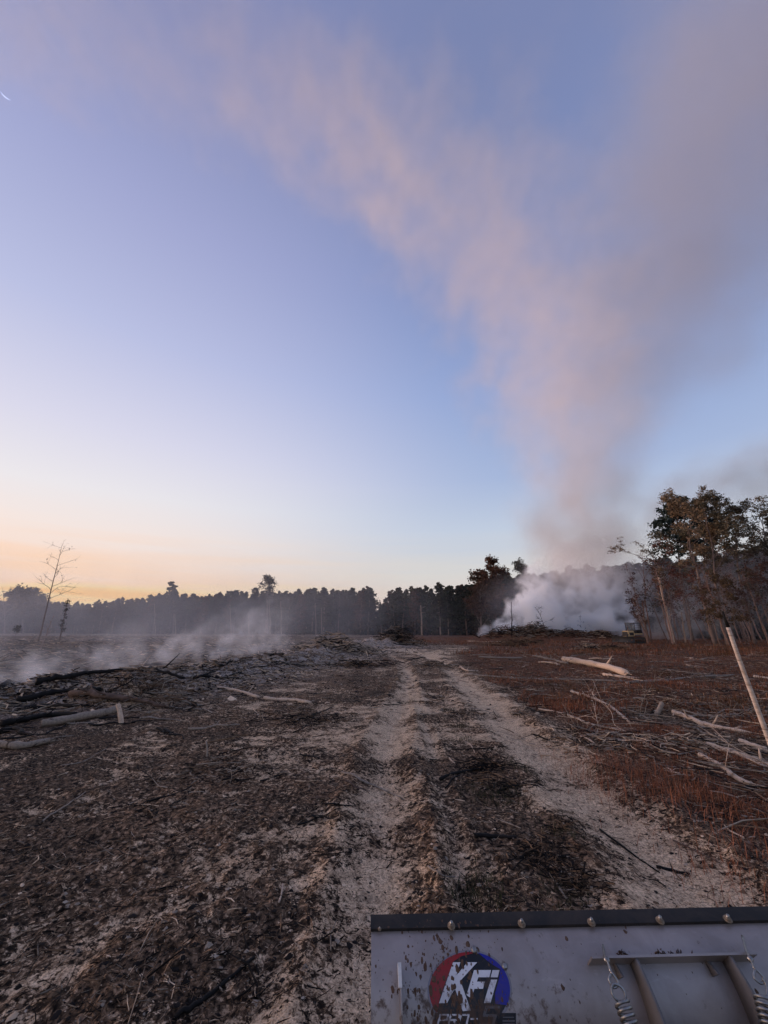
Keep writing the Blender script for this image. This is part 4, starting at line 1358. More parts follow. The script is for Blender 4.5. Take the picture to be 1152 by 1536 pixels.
# white snag, pale snags
def snag(name, px0, py0, px1, py1, fwd, r, mat, label, stubs=4, seed=0, tint=(1, 1, 1)):
    rnd = random.Random(seed)
    p = at(px0, py0, fwd); p[2] = hz(p[0], fwd) - .1; t = at(px1, py1, fwd)
    P = densify(wob((0, 0, 0), t - p, 6, .006, rnd), 4)
    root = empty(name, p); tag(root, label, 'dead tree')
    b = MB(); b.tube(P, np.linspace(r, r * .55, len(P)), 9, ridge=.08, c=tint); b.obj('trunk', mat, root)
    for k in range(stubs):
        i = rnd.randint(len(P) // 3, len(P) - 2)
        d = np.array([rnd.choice([-1, 1]) * rnd.uniform(.3, 1), rnd.uniform(-.4, .4), rnd.uniform(0, .6)])
        b = MB(); ln = rnd.uniform(.3, .9) * r * 8
        b.tube([P[i], P[i] + d * ln * .5, P[i] + d * ln + np.array([0, 0, .1 * ln])], [r * .3, r * .2, r * .08], 5, c=tint); b.obj('branch', mat, root)


snag('dead_snag', 1012, 972, 988, 866, 43, .15, M['bare'], 'white barkless dead trunk standing right of the bulldozer', seed=1)
snag('dead_snag', 1030, 972, 1022, 918, 47, .11, M['bare'], 'shorter pale dead trunk right of the white one', seed=2, tint=(.6, .6, .6))
snag('dead_snag', 633, 953, 631, 908, 104, .26, M['bare'], 'pale dead trunk in front of the dark pines beyond the track', seed=3, tint=(.6, .6, .6))
snag('dead_snag', 768, 965, 767, 903, 54, .07, M['charred'], 'thin dark dead tree standing left in the white smoke', seed=4, stubs=14)
snag('dead_snag', 972, 965, 963, 900, 50, .10, M['bare'], 'thin grey trunk at the right border of the smoke', seed=6, tint=(.45, .42, .4))
for i, (a, t, hh) in enumerate(((232, 905, 952), (262, 915, 955), (345, 905, 957), (372, 918, 958), (404, 908, 955), (421, 902, 955), (473, 905, 952), (482, 912, 952), (660, 925, 950), (672, 928, 950))):
    f = np.interp(a, SKX, SKD) - 3
    snag('pale_trunk', a + 1, hh, a, t, f, .13, M['bare'], 'slim pale trunk at the forest edge', seed=20 + i, tint=(.5, .5, .5), stubs=2)
for o in bpy.data.objects:
    if o.name.startswith('pale_trunk'):
        o['group'] = 'slim pale trunks at the forest edge'

near_tree('bare_leaning_tree', 824, 58, 912, 'small bare tree leaning left in front of the white smoke', topx=806, seed=71, r0=.07, nb=6, start=.5, spread=.9, up=.4, crown_r=.28, levels=2, minr=.02, tint=(.5, .5, .5))
near_tree('charred_sapling', 873, 56, 925, 'small twiggy sapling in front of the smoke left of the bulldozer', topx=871, seed=72, r0=.05, nb=9, start=.2, spread=1.0, up=.3, crown_r=.3, levels=2, minr=.015, tint=(.5, .5, .5))
near_tree('autumn_tree', 745, 92, 852, 'rust and olive tree rising highest left of the white smoke', topx=742, seed=73, r0=.22, nb=13, start=.2, spread=.7, up=.6, crown_r=.3, leaf_col=(.10, .048, .03),
          levels=3, leaf=True, leaf_size=.26, leaf_n=9, wobble=.02, minr=.02)
near_tree('autumn_tree', 722, 90, 872, 'rust coloured lower tree left of the highest autumn tree', topx=720, seed=74, r0=.2, nb=13, start=.15, spread=.8, up=.5, crown_r=.34, leaf_col=(.085, .046, .03),
          levels=3, leaf=True, leaf_size=.26, leaf_n=9, wobble=.02, minr=.02)
near_tree('sparse_tree', 779, 90, 852, 'thin leaved grey tree top seen through blue smoke', topx=779, seed=75, r0=.16, nb=10, start=.45, spread=.7, up=.6, crown_r=.25, leaf_col=(.06, .06, .05),
          levels=3, leaf=True, leaf_size=.22, leaf_n=5, wobble=.02, minr=.02)
near_tree('bare_tree', 400, 112, 870, 'bare thin topped tree rising above the pines left of centre', topx=399, seed=76, r0=.2, nb=9, start=.5, spread=.5, up=.9, crown_r=.2, leaf_col=(.05, .045, .03),
          levels=3, leaf=True, leaf_size=.25, leaf_n=3, wobble=.02, minr=.03)
near_tree('rounded_pine_tree', 257, 118, 873, 'round topped pine standing above the hazy left treeline', kind='pine', seed=77, bare=.4, cl=60, per=50, size=.34, rad=.17, colr=(.028, .036, .026), crown_mat='pine')
near_tree('rounded_oak_tree', 32, 130, 891, 'wide rounded tree at the left end of the forest edge', kind='oak', seed=78, r0=.25, nb=13, start=.3, spread=1.0, up=.5, crown_r=.42, leaf_col=(.035, .036, .026),
          levels=3, leaf=True, leaf_size=.42, leaf_n=11, wobble=.02, minr=.03)
near_tree('bare_tree', 5, 125, 890, 'bare orange tinged tree at the extreme left', seed=79, r0=.2, nb=12, start=.3, spread=.6, up=.8, crown_r=.3, levels=3, minr=.03)
near_tree('bare_tree', 975, 47, 830, 'bare twiggy tree rising out of the smoke beside the bulldozer', topx=960, seed=80, r0=.09, nb=10, start=.4, spread=.5, up=.8, crown_r=.2, levels=3, minr=.010, tint=(1.2, 1, .9))

# left saplings in the smoke
near_tree('bare_sapling', 58, 42, 818, 'tall nearly bare sapling with a few leaves against the sunset', topx=92, seed=91, r0=.085, nb=13, start=.42, spread=1.0, up=.25, crown_r=.21, levels=2,
          leaf=True, leaf_size=.07, leaf_n=1, leafprob=.22, leaf_col=(.06, .035, .02), minr=.008, wobble=.008)
near_tree('vine_covered_sapling', 90, 40, 900, 'leaning sapling wrapped in dark vines beside the bare one', topx=104, seed=92, r0=.07, nb=12, start=.25, spread=.5, up=.6, crown_r=.065, levels=2,
          leaf=True, leaf_size=.06, leaf_n=6, leafprob=.6, leaf_col=(.02, .022, .018), minr=.010, wobble=.012)
near_tree('bare_sapling', 62, 26, 925, 'faint thin sapling in the haze below the bare one', topx=78, seed=93, r0=.04, nb=6, start=.4, spread=.5, up=.7, crown_r=.15, levels=2, minr=.008, tint=(2, 2, 2))
near_tree('small_cedar', 20, 26, 940, 'dark topped shrub on a stem at the left edge of the clearing', topx=28, seed=94, r0=.03, nb=5, start=.8, spread=.5, up=.6, crown_r=.06, levels=2,
          leaf=True, leaf_size=.05, leaf_n=4, leaf_col=(.02, .026, .018), minr=.01)


# fire-line debris: stumps and slabs under the white smoke
brush('burning_pile', 765, 950, 4.2, 1.5, 1.2, 520, (.4, 1.6), [CH, BR, GR, CH], 'burning debris heap at the left of the white smoke', seed=31, rad=(.02, .06))
brush('burning_pile', 800, 949, 3.0, 1.5, 1.5, 420, (.4, 1.5), [GR, BR, GR, CH], 'rounded grey debris heap in front of the leaning bare tree', seed=32, rad=(.02, .06))
brush('burning_pile', 850, 951, 5.0, 1.5, .6, 300, (.3, 1.4), [CH, BR, GR, CH], 'low burning debris line in the middle of the smoke', seed=33, rad=(.02, .06))
brush('burning_pile', 905, 953, 3.0, 1.5, .6, 260, (.3, 1.3), [CH, BR, PA, CH], 'debris heap at the right of the smoke beside the bulldozer', seed=34, rad=(.02, .06))

# ------------------------------------------------------------------ bulldozer
M['yellow'] = simple_mat('faded_yellow_paint', (.66, .47, .25), .55, .25, 5, spec=.4, bstr=.1)
M['steel'] = simple_mat('dark_dirty_steel', (.035, .033, .033), .6, .5, 8, spec=.4, bstr=.2)
M['rust'] = simple_mat('rusty_steel', (.14, .07, .045), .8, .5, 8, bstr=.2)
m_, nt_, b_ = material('cab_glass', .08, .6)
b_.inputs['Base Color'].default_value = (.35, .38, .40, 1); b_.inputs['Transmission Weight'].default_value = .85; b_.inputs['IOR'].default_value = 1.1
M['cabglass'] = m_


def part_box(name, parent, c, s, mat, rot=None, bev=.02):
    bm = bmesh.new()
    bmesh.ops.create_cube(bm, size=1)
    bmesh.ops.scale(bm, vec=s, verts=bm.verts)
    if bev:
        bmesh.ops.bevel(bm, geom=bm.edges[:], offset=min(bev, min(s) * .3), segments=2, affect='EDGES')
    if rot is not None:
        bmesh.ops.rotate(bm, cent=(0, 0, 0), matrix=rot, verts=bm.verts)
    bmesh.ops.translate(bm, vec=c, verts=bm.verts)
    me = bpy.data.meshes.new(name); bm.to_mesh(me); bm.free(); me.materials.append(mat)
    o = bpy.data.objects.new(name, me); col.objects.link(o); o.parent = parent
    return o


def bulldozer():
    p = at(950, 962, 46); z = hz(p[0], 46)
    root = empty('bulldozer', (p[0], 46, z), math.radians(205))
    tag(root, 'small faded yellow bulldozer with black cab frame at the right edge of the white smoke', 'bulldozer')
    for sy in (-.62, .62):
        bm = bmesh.new()
        prof = []
        for k in range(28):
            a = 2 * math.pi * k / 28
            prof.append((max(-.62, min(.62, 1.0 * math.cos(a) * 1.1)) + .30 * math.cos(a), .34 + .32 * math.sin(a)))
        vs_ = [[bm.verts.new((x, sy + w_, zz_)) for x, zz_ in prof] for w_ in (-.18, .18)]
        bm.faces.new(vs_[0]); bm.faces.new(list(reversed(vs_[1])))
        for k in range(28):
            bm.faces.new((vs_[0][k], vs_[1][k], vs_[1][(k + 1) % 28], vs_[0][(k + 1) % 28]))
        bmesh.ops.recalc_face_normals(bm, faces=bm.faces)
        me = bpy.data.meshes.new('track'); bm.to_mesh(me); bm.free(); me.materials.append(M['steel'])
        t = bpy.data.objects.new('track', me); col.objects.link(t); t.parent = root
        mb = MB()
        for k in range(28):
            x, zz_ = prof[k]; a = 2 * math.pi * k / 28
            mb.box((x * 1.02, sy, .34 + (zz_ - .34) * 1.06), (.05, .40, .05), Matrix.Rotation(-a, 3, 'Y'))
        mb.obj('grouser', M['rust'], t)
        for x in (-.62, -.2, .2, .62):
            mb = MB(); mb.tube([(x, sy - .2, .30), (x, sy + .2, .30)], .13, 12); mb.obj('roller', M['rust'], t)
    part_box('chassis', root, (0, 0, .55), (1.7, .85, .35), M['rust'])
    hd = part_box('hood', root, (.62, 0, 1.02), (1.05, .72, .58), M['yellow'], bev=.05)
    part_box('grille', hd, (1.155, 0, 1.0), (.03, .6, .46), M['steel'])
    part_box('side_panel', hd, (.62, .37, .98), (.7, .025, .3), M['steel'])
    mb = MB(); mb.tube([(.75, .12, 1.3), (.75, .12, 1.72), (.70, .12, 1.8)], .035, 10); mb.obj('exhaust_pipe', M['rust'], hd)
    part_box('fender', root, (-.35, .45, .98), (1.1, .3, .12), M['yellow']); part_box('fender', root, (-.35, -.45, .98), (1.1, .3, .12), M['yellow'])
    part_box('seat', root, (-.45, 0, 1.15), (.4, .45, .5), M['steel'])
    cab = part_box('cab_roof', root, (-.38, 0, 2.12), (1.15, 1.12, .09), M['steel'])
    for sx in (.12, -.9):
        for sy in (-.5, .5):
            part_box('cab_post', cab, (sx, sy, 1.56), (.07, .07, 1.1), M['steel'])
    for zc in (1.3, 1.62, 1.9):
        part_box('cab_rail', cab, (-.39, .5, zc), (.96, .03, .03), M['steel']); part_box('cab_rail', cab, (-.39, -.5, zc), (.96, .03, .03), M['steel'])
    part_box('windscreen', cab, (.12, 0, 1.62), (.012, .92, .85), M['cabglass'], bev=0)
    part_box('fuel_tank', root, (-.95, 0, 1.15), (.35, .9, .5), M['steel'])
    # curved blade in front
    mb = MB(); rows_ = []
    for k in range(9):
        a = math.radians(-50 + 100 * k / 8)
        rows_.append((1.95 - .28 * math.cos(a), .42 + .42 * math.sin(a)))
    for off in (0, .05):
        for x, zz_ in rows_:
            pass
    V = []; F = []
    for side, off in ((0, 0), (1, -.05)):
        for x, zz_ in rows_:
            for y_ in (-1.25, 1.25):
                V.append((x + off, y_, zz_))
    for s_ in (0, 1):
        for k in range(8):
            a = s_ * 18 + 2 * k
            F.append((a, a + 1, a + 3, a + 2) if s_ else (a, a + 2, a + 3, a + 1))
    for k in range(8):
        F.append((2 * k, 18 + 2 * k, 20 + 2 * k, 2 + 2 * k)); F.append((2 * k + 1, 3 + 2 * k, 21 + 2 * k, 19 + 2 * k))
    F += [(0, 1, 19, 18), (16, 34, 35, 17)]
    mb.add(V, F); mb.obj('dozer_blade', M['steel'], root)
    for sy in (-.95, .95):
        mb = MB(); mb.tube([(.1, sy, .40), (1.7, sy, .38)], .07, 8); mb.obj('push_arm', M['rust'], root)
    for sy in (-.3, .3):
        mb = MB(); mb.tube([(1.0, sy, 1.0), (1.62, sy, .55)], .045, 8); mb.obj('hydraulic_ram', M['steel'], root)
    root.scale = (1.05, 1.05, 1.05)


bulldozer()

# ------------------------------------------------------------------ snow plow blade
YAW = math.radians(1.7)
WV = np.array([math.cos(YAW), math.sin(YAW), 0]); BV = np.array([math.sin(YAW), -math.cos(YAW), 0]); UV = np.array([0, 0, 1.0])
PR = .205; A0 = math.radians(80)
PO = at(557, 1378, 1.419)
BLW = 1.83


def PS(s, a, off=0.0):
    r = PR + off
    return PO + WV * s + BV * (r * math.cos(a) - PR * math.cos(A0)) + UV * (r * math.sin(a) - PR * math.sin(A0))


def pp(px, py, off=0.0):
    """(s, angle) where the pixel's ray meets the blade's curved back at a stand-off"""
    d = ray(px, py); o = CAM - PO
    cx = -PR * math.cos(A0); cz = -PR * math.sin(A0)
    ob, oz, db, dz = o @ BV - cx, o @ UV - cz, d @ BV, d @ UV
    A = db * db + dz * dz; Bq = 2 * (ob * db + oz * dz); Cq = ob * ob + oz * oz - (PR + off) ** 2
    disc = max(0, Bq * Bq - 4 * A * Cq)
    t = (-Bq - math.sqrt(disc)) / (2 * A)
    q = CAM + d * t - PO
    return q @ WV, math.atan2(q @ UV - cz, q @ BV - cx)


def blade_material(name, c, rough, spec, mud=True, metal=0.0):
    m, nt, b = material(name, rough, spec)
    tcn = N(nt, 'ShaderNodeNewGeometry').outputs['Position']
    n1 = noise(nt, 5, 5, .6, tcn); n2 = noise(nt, 90, 4, .6, tcn)
    r = ramp(nt, [(.3, tuple(x * .8 for x in c) + (1,)), (.7, tuple(x * 1.15 for x in c) + (1,))])
    L(nt, n1.outputs[0], r.inputs[0])
    base = r.outputs[0]
    if mud:
        n3 = noise(nt, 38, 6, .7, tcn); n4 = noise(nt, 4.2, 2, .5, tcn)
        smp = N(nt, 'ShaderNodeMapping'); smp.inputs['Scale'].default_value = (14, 60, 60); smp.inputs['Rotation'].default_value = (.3, .5, .2)
        L(nt, tcn, smp.inputs[0])
        n5 = noise(nt, 1.0, 6, .75, smp.outputs[0], .6)
        sr_ = ramp(nt, [(.60, (0, 0, 0, 1)), (.70, (1, 1, 1, 1))]); L(nt, n5.outputs[0], sr_.inputs[0])
        base = mixc(nt, math_n(nt, 'MULTIPLY', sr_.outputs[0], .20), base, tuple(min(1, x * 1.8) for x in c))
        n6 = noise(nt, 11, 5, .65, tcn, .8)
        fr_ = ramp(nt, [(.45, (0, 0, 0, 1)), (.75, (1, 1, 1, 1))]); L(nt, n6.outputs[0], fr_.inputs[0])
        base = mixc(nt, math_n(nt, 'MULTIPLY', fr_.outputs[0], .28), base, (.11, .075, .055))
        sp_ = N(nt, 'ShaderNodeSeparateXYZ'); L(nt, tcn, sp_.inputs[0])
        near = N(nt, 'ShaderNodeMapRange', interpolation_type='SMOOTHSTEP'); near.inputs[1].default_value = .55; near.inputs[2].default_value = .10
        L(nt, math_n(nt, 'ABSOLUTE', math_n(nt, 'SUBTRACT', sp_.outputs[0], .16)), near.inputs[0])
        low = N(nt, 'ShaderNodeMapRange', interpolation_type='SMOOTHSTEP'); low.inputs[1].default_value = .80; low.inputs[2].default_value = .62
        L(nt, sp_.outputs[2], low.inputs[0])
        f = math_n(nt, 'MULTIPLY', math_n(nt, 'MULTIPLY', near.outputs[0], low.outputs[0]), .22)
        f = math_n(nt, 'ADD', f, math_n(nt, 'MULTIPLY', n4.outputs[0], .12))
        f = math_n(nt, 'ADD', f, n3.outputs[0])
        rr = ramp(nt, [(.70, (0, 0, 0, 1)), (.82, (1, 1, 1, 1))])
        L(nt, f, rr.inputs[0])
        base = mixc(nt, math_n(nt, 'MULTIPLY', rr.outputs[0], .75), base, (.085, .052, .036))
        ro = math_n(nt, 'ADD', math_n(nt, 'MULTIPLY', rr.outputs[0], .4), math_n(nt, 'ADD', rough - .06, math_n(nt, 'MULTIPLY', n1.outputs[0], .14)), clamp=True)
        L(nt, ro, b.inputs['Roughness'])
    L(nt, base, b.inputs['Base Color'])
    b.inputs['Metallic'].default_value = metal
    bump(nt, b, n2.outputs[0], .12, .002)
    return m


M['blade'] = blade_material('grey_powder_coat', (.33, .287, .268), .42, .5, metal=.5)
M['ribpaint'] = blade_material('rib_paint', (.13, .12, .12), .55, .35, mud=False)
M['rubber'] = blade_material('black_rubber', (.014, .0135, .014), .7, .3)
M['zinc'] = simple_mat('zinc_steel', (.26, .255, .25), .38, .3, 60, metal=.85, spec=.5, bstr=.05)
M['palesteel'] = simple_mat('pale_edge_steel', (.55, .54, .53), .5, .2, 60, spec=.5, bstr=.05)  # rib tab gets a paler colour than the rest of the blade
M['nut'] = simple_mat('muddy_nut', (.20, .155, .115), .6, .4, 120, metal=.3, bstr=.2)
M['mud'] = simple_mat('dried_mud', (.10, .060, .042), .95, .45, 90, bstr=.3)
M['d_black'] = blade_material('sticker_black', (.008, .008, .011), .35, .4)
M['d_red'] = blade_material('sticker_red', (.26, .010, .012), .35, .4)
M['d_blue'] = blade_material('sticker_blue', (.010, .012, .26), .35, .4)
M['d_white'] = blade_material('sticker_white', (.62, .62, .66), .35, .4)
M['d_grey'] = blade_material('sticker_grey', (.09, .09, .10), .35, .4)
M['d_clear'] = blade_material('sticker_clear_border', (.20, .19, .22), .25, .5)


def patch(name, s0, s1, a_top, a_bot, off0, off1, mat, parent, na=18, nsx=2, smooth=True):
    """a curved slab on the blade, from off0 to off1 above the surface"""
    b = MB(); A = np.linspace(a_top, a_bot, na); S = np.linspace(s0, s1, nsx); V = []
    for off in (off0, off1):
        for a in A:
            for s in S:
                V.append(PS(s, a, off) - PO)
    n = na * nsx; F = []
    for i in range(na - 1):
        for j in range(nsx - 1):
            k = i * nsx + j
            F.append((k, k + 1, k + nsx + 1, k + nsx)); F.append((n + k, n + k + nsx, n + k + nsx + 1, n + k + 1))
        k = i * nsx
        F.append((k, k + nsx, n + k + nsx, n + k)); k += nsx - 1
        F.append((k, n + k, n + k + nsx, k + nsx))
    for j in range(nsx - 1):
        F.append((j, n + j, n + j + 1, j + 1)); k = (na - 1) * nsx + j
        F.append((k, k + 1, n + k + 1, n + k))
    b.add(V, F)
    o = b.obj(name, mat, parent)
    if smooth:
        for p in o.data.polygons: p.use_smooth = True
        o.data.set_sharp_from_angle(angle=math.radians(35))
    return o


def plow():
    root = empty('snow_plow', PO)
    tag(root, 'grey curved plow blade with a black top strip and round sticker at the bottom right', 'snow plow')
    aS = pp(557, 1398)[1]
    mold = patch('moldboard', 0, BLW, A0 - math.radians(.6), math.radians(-78), -.006, 0, M['blade'], root, na=40, nsx=14)
    # black strip with rounded upper lip
    patch('top_strip', -.002, BLW + .002, A0 + math.radians(.4), aS, .0005, .0095, M['rubber'], root, na=6, nsx=14)
    patch('cutting_edge', -.002, BLW + .002, math.radians(-72), math.radians(-86), -.02, -.007, M['steel'], root, na=4, nsx=2)
    # nuts
    for px, py, sc_ in ((677, 1388, 1), (782.5, 1385, 1), (887, 1383, 1), (990, 1380, 1), (1091.5, 1378, 1), (1196, 1375, 1), (1300, 1372, 1), (569.5, 1392.5, .45)):
        s, a = pp(px, py, .012)
        bp_ = PS(s, a, .0095) - PO; nrm = BV * math.cos(a) + UV * math.sin(a)
        mb = MB(); mb.tube([bp_, bp_ + nrm * .0070 * sc_], .0082 * sc_, 6); q = mb.obj('nut', M['nut'], root)
        mb = MB(); mb.tube([bp_, bp_ + nrm * .014 * sc_], .0040 * sc_, 8); mb.obj('bolt_end', M['zinc'], q)
        mb = MB(); mb.tube([bp_, bp_ + nrm * .0018 * sc_], .0110 * sc_, 14); mb.obj('washer', M['nut'], q)
    # bolt heads below the strip
    for px, py, r in ((711, 1425, .0085), (757, 1450, .0075)):
        s, a = pp(px, py); bp_ = PS(s, a, 0) - PO; nrm = BV * math.cos(a) + UV * math.sin(a)
        mb = MB(); mb.tube([bp_, bp_ + nrm * .003, bp_ + nrm * .0055], [r, r * .9, r * .45], 12); mb.obj('rivet', M['zinc'], root, smooth=True)

    # sticker
    def zx(X, Y): return 550 + X / 4.608, 1360 + Y / 4.608
    dec = None

    def poly(pts, mat, off, parent, name, holes=None):
        bm = bmesh.new()
        vs_ = [bm.verts.new((x, y, 0)) for x, y in pts]
        bm.faces.new(vs_)
        for ax in (0, 1):
            lo = min(p[ax] for p in pts); hi = max(p[ax] for p in pts)
            g = math.floor(lo / 40) * 40
            while g < hi:
                no = (1, 0, 0) if ax == 0 else (0, 1, 0); co = (g, 0, 0) if ax == 0 else (0, g, 0)
                bmesh.ops.bisect_plane(bm, geom=bm.verts[:] + bm.edges[:] + bm.faces[:], plane_co=co, plane_no=no)
                g += 40
        bmesh.ops.triangulate(bm, faces=bm.faces)
        for v in bm.verts:
            px, py = zx(v.co.x, v.co.y)
            s, a = pp(px, py, off)
            v.co = Vector(PS(s, a, off) - PO)
        c = Vector((0, 0, 0))
        bmesh.ops.recalc_face_normals(bm, faces=bm.faces)
        up_ = Vector(BV + UV)
        for f in bm.faces:
            if f.normal.dot(up_) < 0: f.normal_flip()
        me = bpy.data.meshes.new(name); bm.to_mesh(me); bm.free(); me.materials.append(mat)
        o = bpy.data.objects.new(name, me); col.objects.link(o)
        if parent: o.parent = parent
        return o

    def ell(cx, cy_, rx, ry, a0, a1, n=40):
        return [(cx + rx * math.cos(math.radians(a)), cy_ + ry * math.sin(math.radians(a))) for a in np.linspace(a0, a1, n)]
    cx, cyy = 712, 580
    dec = poly(ell(cx, cyy, 292, 282, 0, 351, 48), M['d_clear'], .0004, root, 'sticker')
    poly([(470, 735), (790, 735), (800, 680), (935, 680), (935, 735), (1032, 735), (1032, 850), (460, 850)], M['d_black'], .0009, dec, 'black_backing')
    poly(ell(cx, cyy, 272, 262, 0, 351, 48), M['d_black'], .0008, dec, 'black_disc')
    # angles: image y grows downward, 180 = left, 270 = top
    poly(ell(cx, cyy, 279, 268, 145, 277, 36) + [(742, 322), (655, 342), (600, 378), (572, 450), (535, 545), (503, 640), (496, 700)], M['d_red'], .0012, dec, 'red_crescent')
    poly(ell(cx, cyy, 279, 268, 282, 382, 36) + [(890, 672), (888, 600), (915, 500), (925, 432), (870, 400), (820, 362)], M['d_blue'], .0012, dec, 'blue_crescent')
    Lt = [('letter_K', [(597, 384), (648, 384), (620, 474), (697, 384), (764, 384), (648, 512), (720, 718), (664, 722), (612, 570), (596, 588), (556, 666), (500, 668)]),
          ('letter_F', [(742, 438), (860, 438), (848, 488), (772, 488), (762, 518), (816, 518), (804, 568), (745, 568), (722, 636), (690, 610)]),
          ('letter_i', [(858, 504), (902, 504), (856, 666), (810, 666)]), ('letter_dot', [(870, 438), (918, 438), (906, 488), (857, 488)])]
    for nm, pts in Lt:
        poly(pts, M['d_white'], .0016, dec, nm)

    def stroke(pts, wd, mat, nm, closed=False):
        bm_pts = pts + ([pts[0]] if closed else [])
        first = None
        for (x0, y0), (x1, y1) in zip(bm_pts[:-1], bm_pts[1:]):
            dx, dy = x1 - x0, y1 - y0; l = math.hypot(dx, dy); nx, ny = -dy / l * wd / 2, dx / l * wd / 2; ex, ey = dx / l * wd * .4, dy / l * wd * .4
            o = poly([(x0 + nx - ex, y0 + ny - ey), (x1 + nx + ex, y1 + ny + ey), (x1 - nx + ex, y1 - ny + ey), (x0 - nx - ex, y0 - ny - ey)], mat, .0014 + (.0002 if first else 0), None, nm)
            if first is None: first = o
            else: extra.append((first, o))
        return first
    extra = []
    for nm, pts, cl, wd, mt in (('letter_P', [(484, 845), (508, 748), (562, 748), (556, 782), (503, 784)], False, 13, 'd_white'),
                                ('letter_R', [(556, 845), (582, 748), (640, 748), (632, 782), (576, 784)], False, 13, 'd_white'),
                                ('letter_R_leg', [(606, 790), (622, 845)], False, 13, 'd_white'),
                                ('letter_O', [(652, 748), (706, 748), (684, 840), (630, 840)], True, 13, 'd_white'),
                                ('letter_dash', [(722, 776), (762, 776)], False, 13, 'd_white'),
                                ('letter_S', [(912, 694), (828, 694), (812, 752), (890, 754), (872, 815), (786, 815)], False, 20, 'd_grey'),
                                ('small_print', [(945, 765), (1015, 765)], False, 8, 'd_grey'), ('small_print', [(945, 790), (1018, 790)], False, 14, 'd_grey'),
                                ('small_print', [(945, 812), (1018, 812)], False, 14, 'd_grey')):
        o = stroke(pts, wd, M[mt], nm, cl); o.parent = dec
    # join stroke pieces of a letter into its first piece
    groups = {}
    for a, b2 in extra: groups.setdefault(a, []).append(b2)
    for a, lst in groups.items():
        bm = bmesh.new(); bm.from_mesh(a.data)
        for q in lst: bm.from_mesh(q.data)
        bm.to_mesh(a.data); bm.free()
        for q in lst: bpy.data.objects.remove(q)

    # rib seen edge-on at the left
    s, a = pp(600, 1446, .03)
    patch('edge_rib', s - .002, s + .002, a, math.radians(-20), 0, .034, M['blade'], root, na=14)
    s1, a1 = pp(600, 1446, .03); s2, a2 = pp(601, 1482, .03)
    patch('rib_tab', s - .0062, s + .0028, a1 + .004, a2, .024, .037, M['palesteel'], root, na=6)
    # cross plate
    s0, ab = pp(888, 1436, .045); s1, _ = pp(1137, 1433, .045)
    th = math.radians(.55)
    patch('cross_plate', s0, s1, ab + th, ab - th, 0, .046, M['blade'], root, na=3)
    # ribs under the plate, getting deeper downward
    for pxr, nm in ((953, 'rib'), (1096, 'rib')):
        sr, _ = pp(pxr, 1438, .045)
        for ds, depth, tk in ((0, (.044, .135), .0075), (-.047, (.012, .03), .006)):
            A = np.linspace(ab - th, math.radians(-25) if ds == 0 else ab - math.radians(7.5), 22); V = []; b = MB()
            for i, a in enumerate(A):
                dd = depth[0] + (depth[1] - depth[0]) * (i / 21) ** 1.1
                for sx in (0, tk):
                    V.append(PS(sr + ds + sx, a, 0) - PO); V.append(PS(sr + ds + sx, a, dd) - PO)
            F = []
            for i in range(21):
                k = 4 * i
                F += [(k, k + 4, k + 5, k + 1), (k + 2, k + 3, k + 7, k + 6), (k + 1, k + 5, k + 7, k + 3), (k, k + 2, k + 6, k + 4)]
            F += [(0, 1, 3, 2), (84, 86, 87, 85)]
            b.add(V, F); b.obj('rib' if ds == 0 else 'gusset', M['ribpaint'], root)
    # eye bolts, hooks and springs
    def P3(px, py, off):
        s, a = pp(px, py, off); return PS(s, a, off) - PO
    Z = lambda X, Y: (860 + X / 3.945, 1380 + Y / 3.945)
    for k, dat in enumerate((dict(bolt=[(175, 152), (184, 200), (200, 240), (222, 305)], eye=[(222, 305), (265, 370), (240, 400), (212, 355), (222, 320)],
                                  hook=[(226, 400), (240, 378), (280, 395), (308, 440), (300, 480), (262, 478), (232, 440), (226, 398)], c0=(285, 484), c1=(345, 640)),
                             dict(bolt=[(1000, 95), (1022, 175), (1050, 235), (1072, 285)], eye=[(1072, 285), (1128, 345), (1110, 375), (1070, 340), (1076, 295)],
                                  hook=[(1118, 345), (1140, 380), (1150, 430), (1140, 455), (1112, 452)], c0=(1120, 456), c1=(1180, 700)))):
        b = MB(); q = densify([P3(*Z(*p), .020 + .030 * i) for i, p in enumerate(dat['bolt'])], 5)
        b.tube(q, .0030, 8); eb = b.obj('eye_bolt', M['zinc'], root, smooth=True)
        b = MB(); b.tube([q[9] - np.array([0, 0, .004]), q[10] + np.array([0, 0, .002])], .0068, 6); b.obj('nut', M['zinc'], eb)
        b = MB(); b.tube(densify([P3(*Z(*p), .11) for p in dat['eye']], 6), .0027, 8); b.obj('eye_loop', M['zinc'], eb, smooth=True)
        sp_root = None
        b = MB()
        o1 = .115
        a_ = P3(*Z(*dat['c0']), o1); c_ = P3(*Z(*dat['c1']), o1 + .01)
        ax = c_ - a_; ln = np.linalg.norm(ax); ax /= ln
        u = np.cross(ax, [0, 1, 0]); u /= np.linalg.norm(u); v = np.cross(ax, u)
        ext = .16; pitch = .0098; turns = ext / pitch; tt = np.linspace(0, turns * 2 * np.pi, int(turns * 18))
        H_ = a_ + ax * (tt / (2 * np.pi) * pitch)[:, None] + (u * np.cos(tt)[:, None] + v * np.sin(tt)[:, None]) * .0165
        b.tube(H_, .0033, 7); sp = b.obj('spring', M['zinc'], root, smooth=True)
        b = MB(); b.tube(densify([P3(*Z(*p), .113) for p in dat['hook']], 6), .0027, 8); b.obj('spring_hook', M['zinc'], sp, smooth=True)
        b = MB(); e = a_ + ax * ext; b.tube(densify([e, e + ax * .03, e + ax * .05 + BV * .02], 4), .003, 8); b.obj('spring_end', M['zinc'], sp)
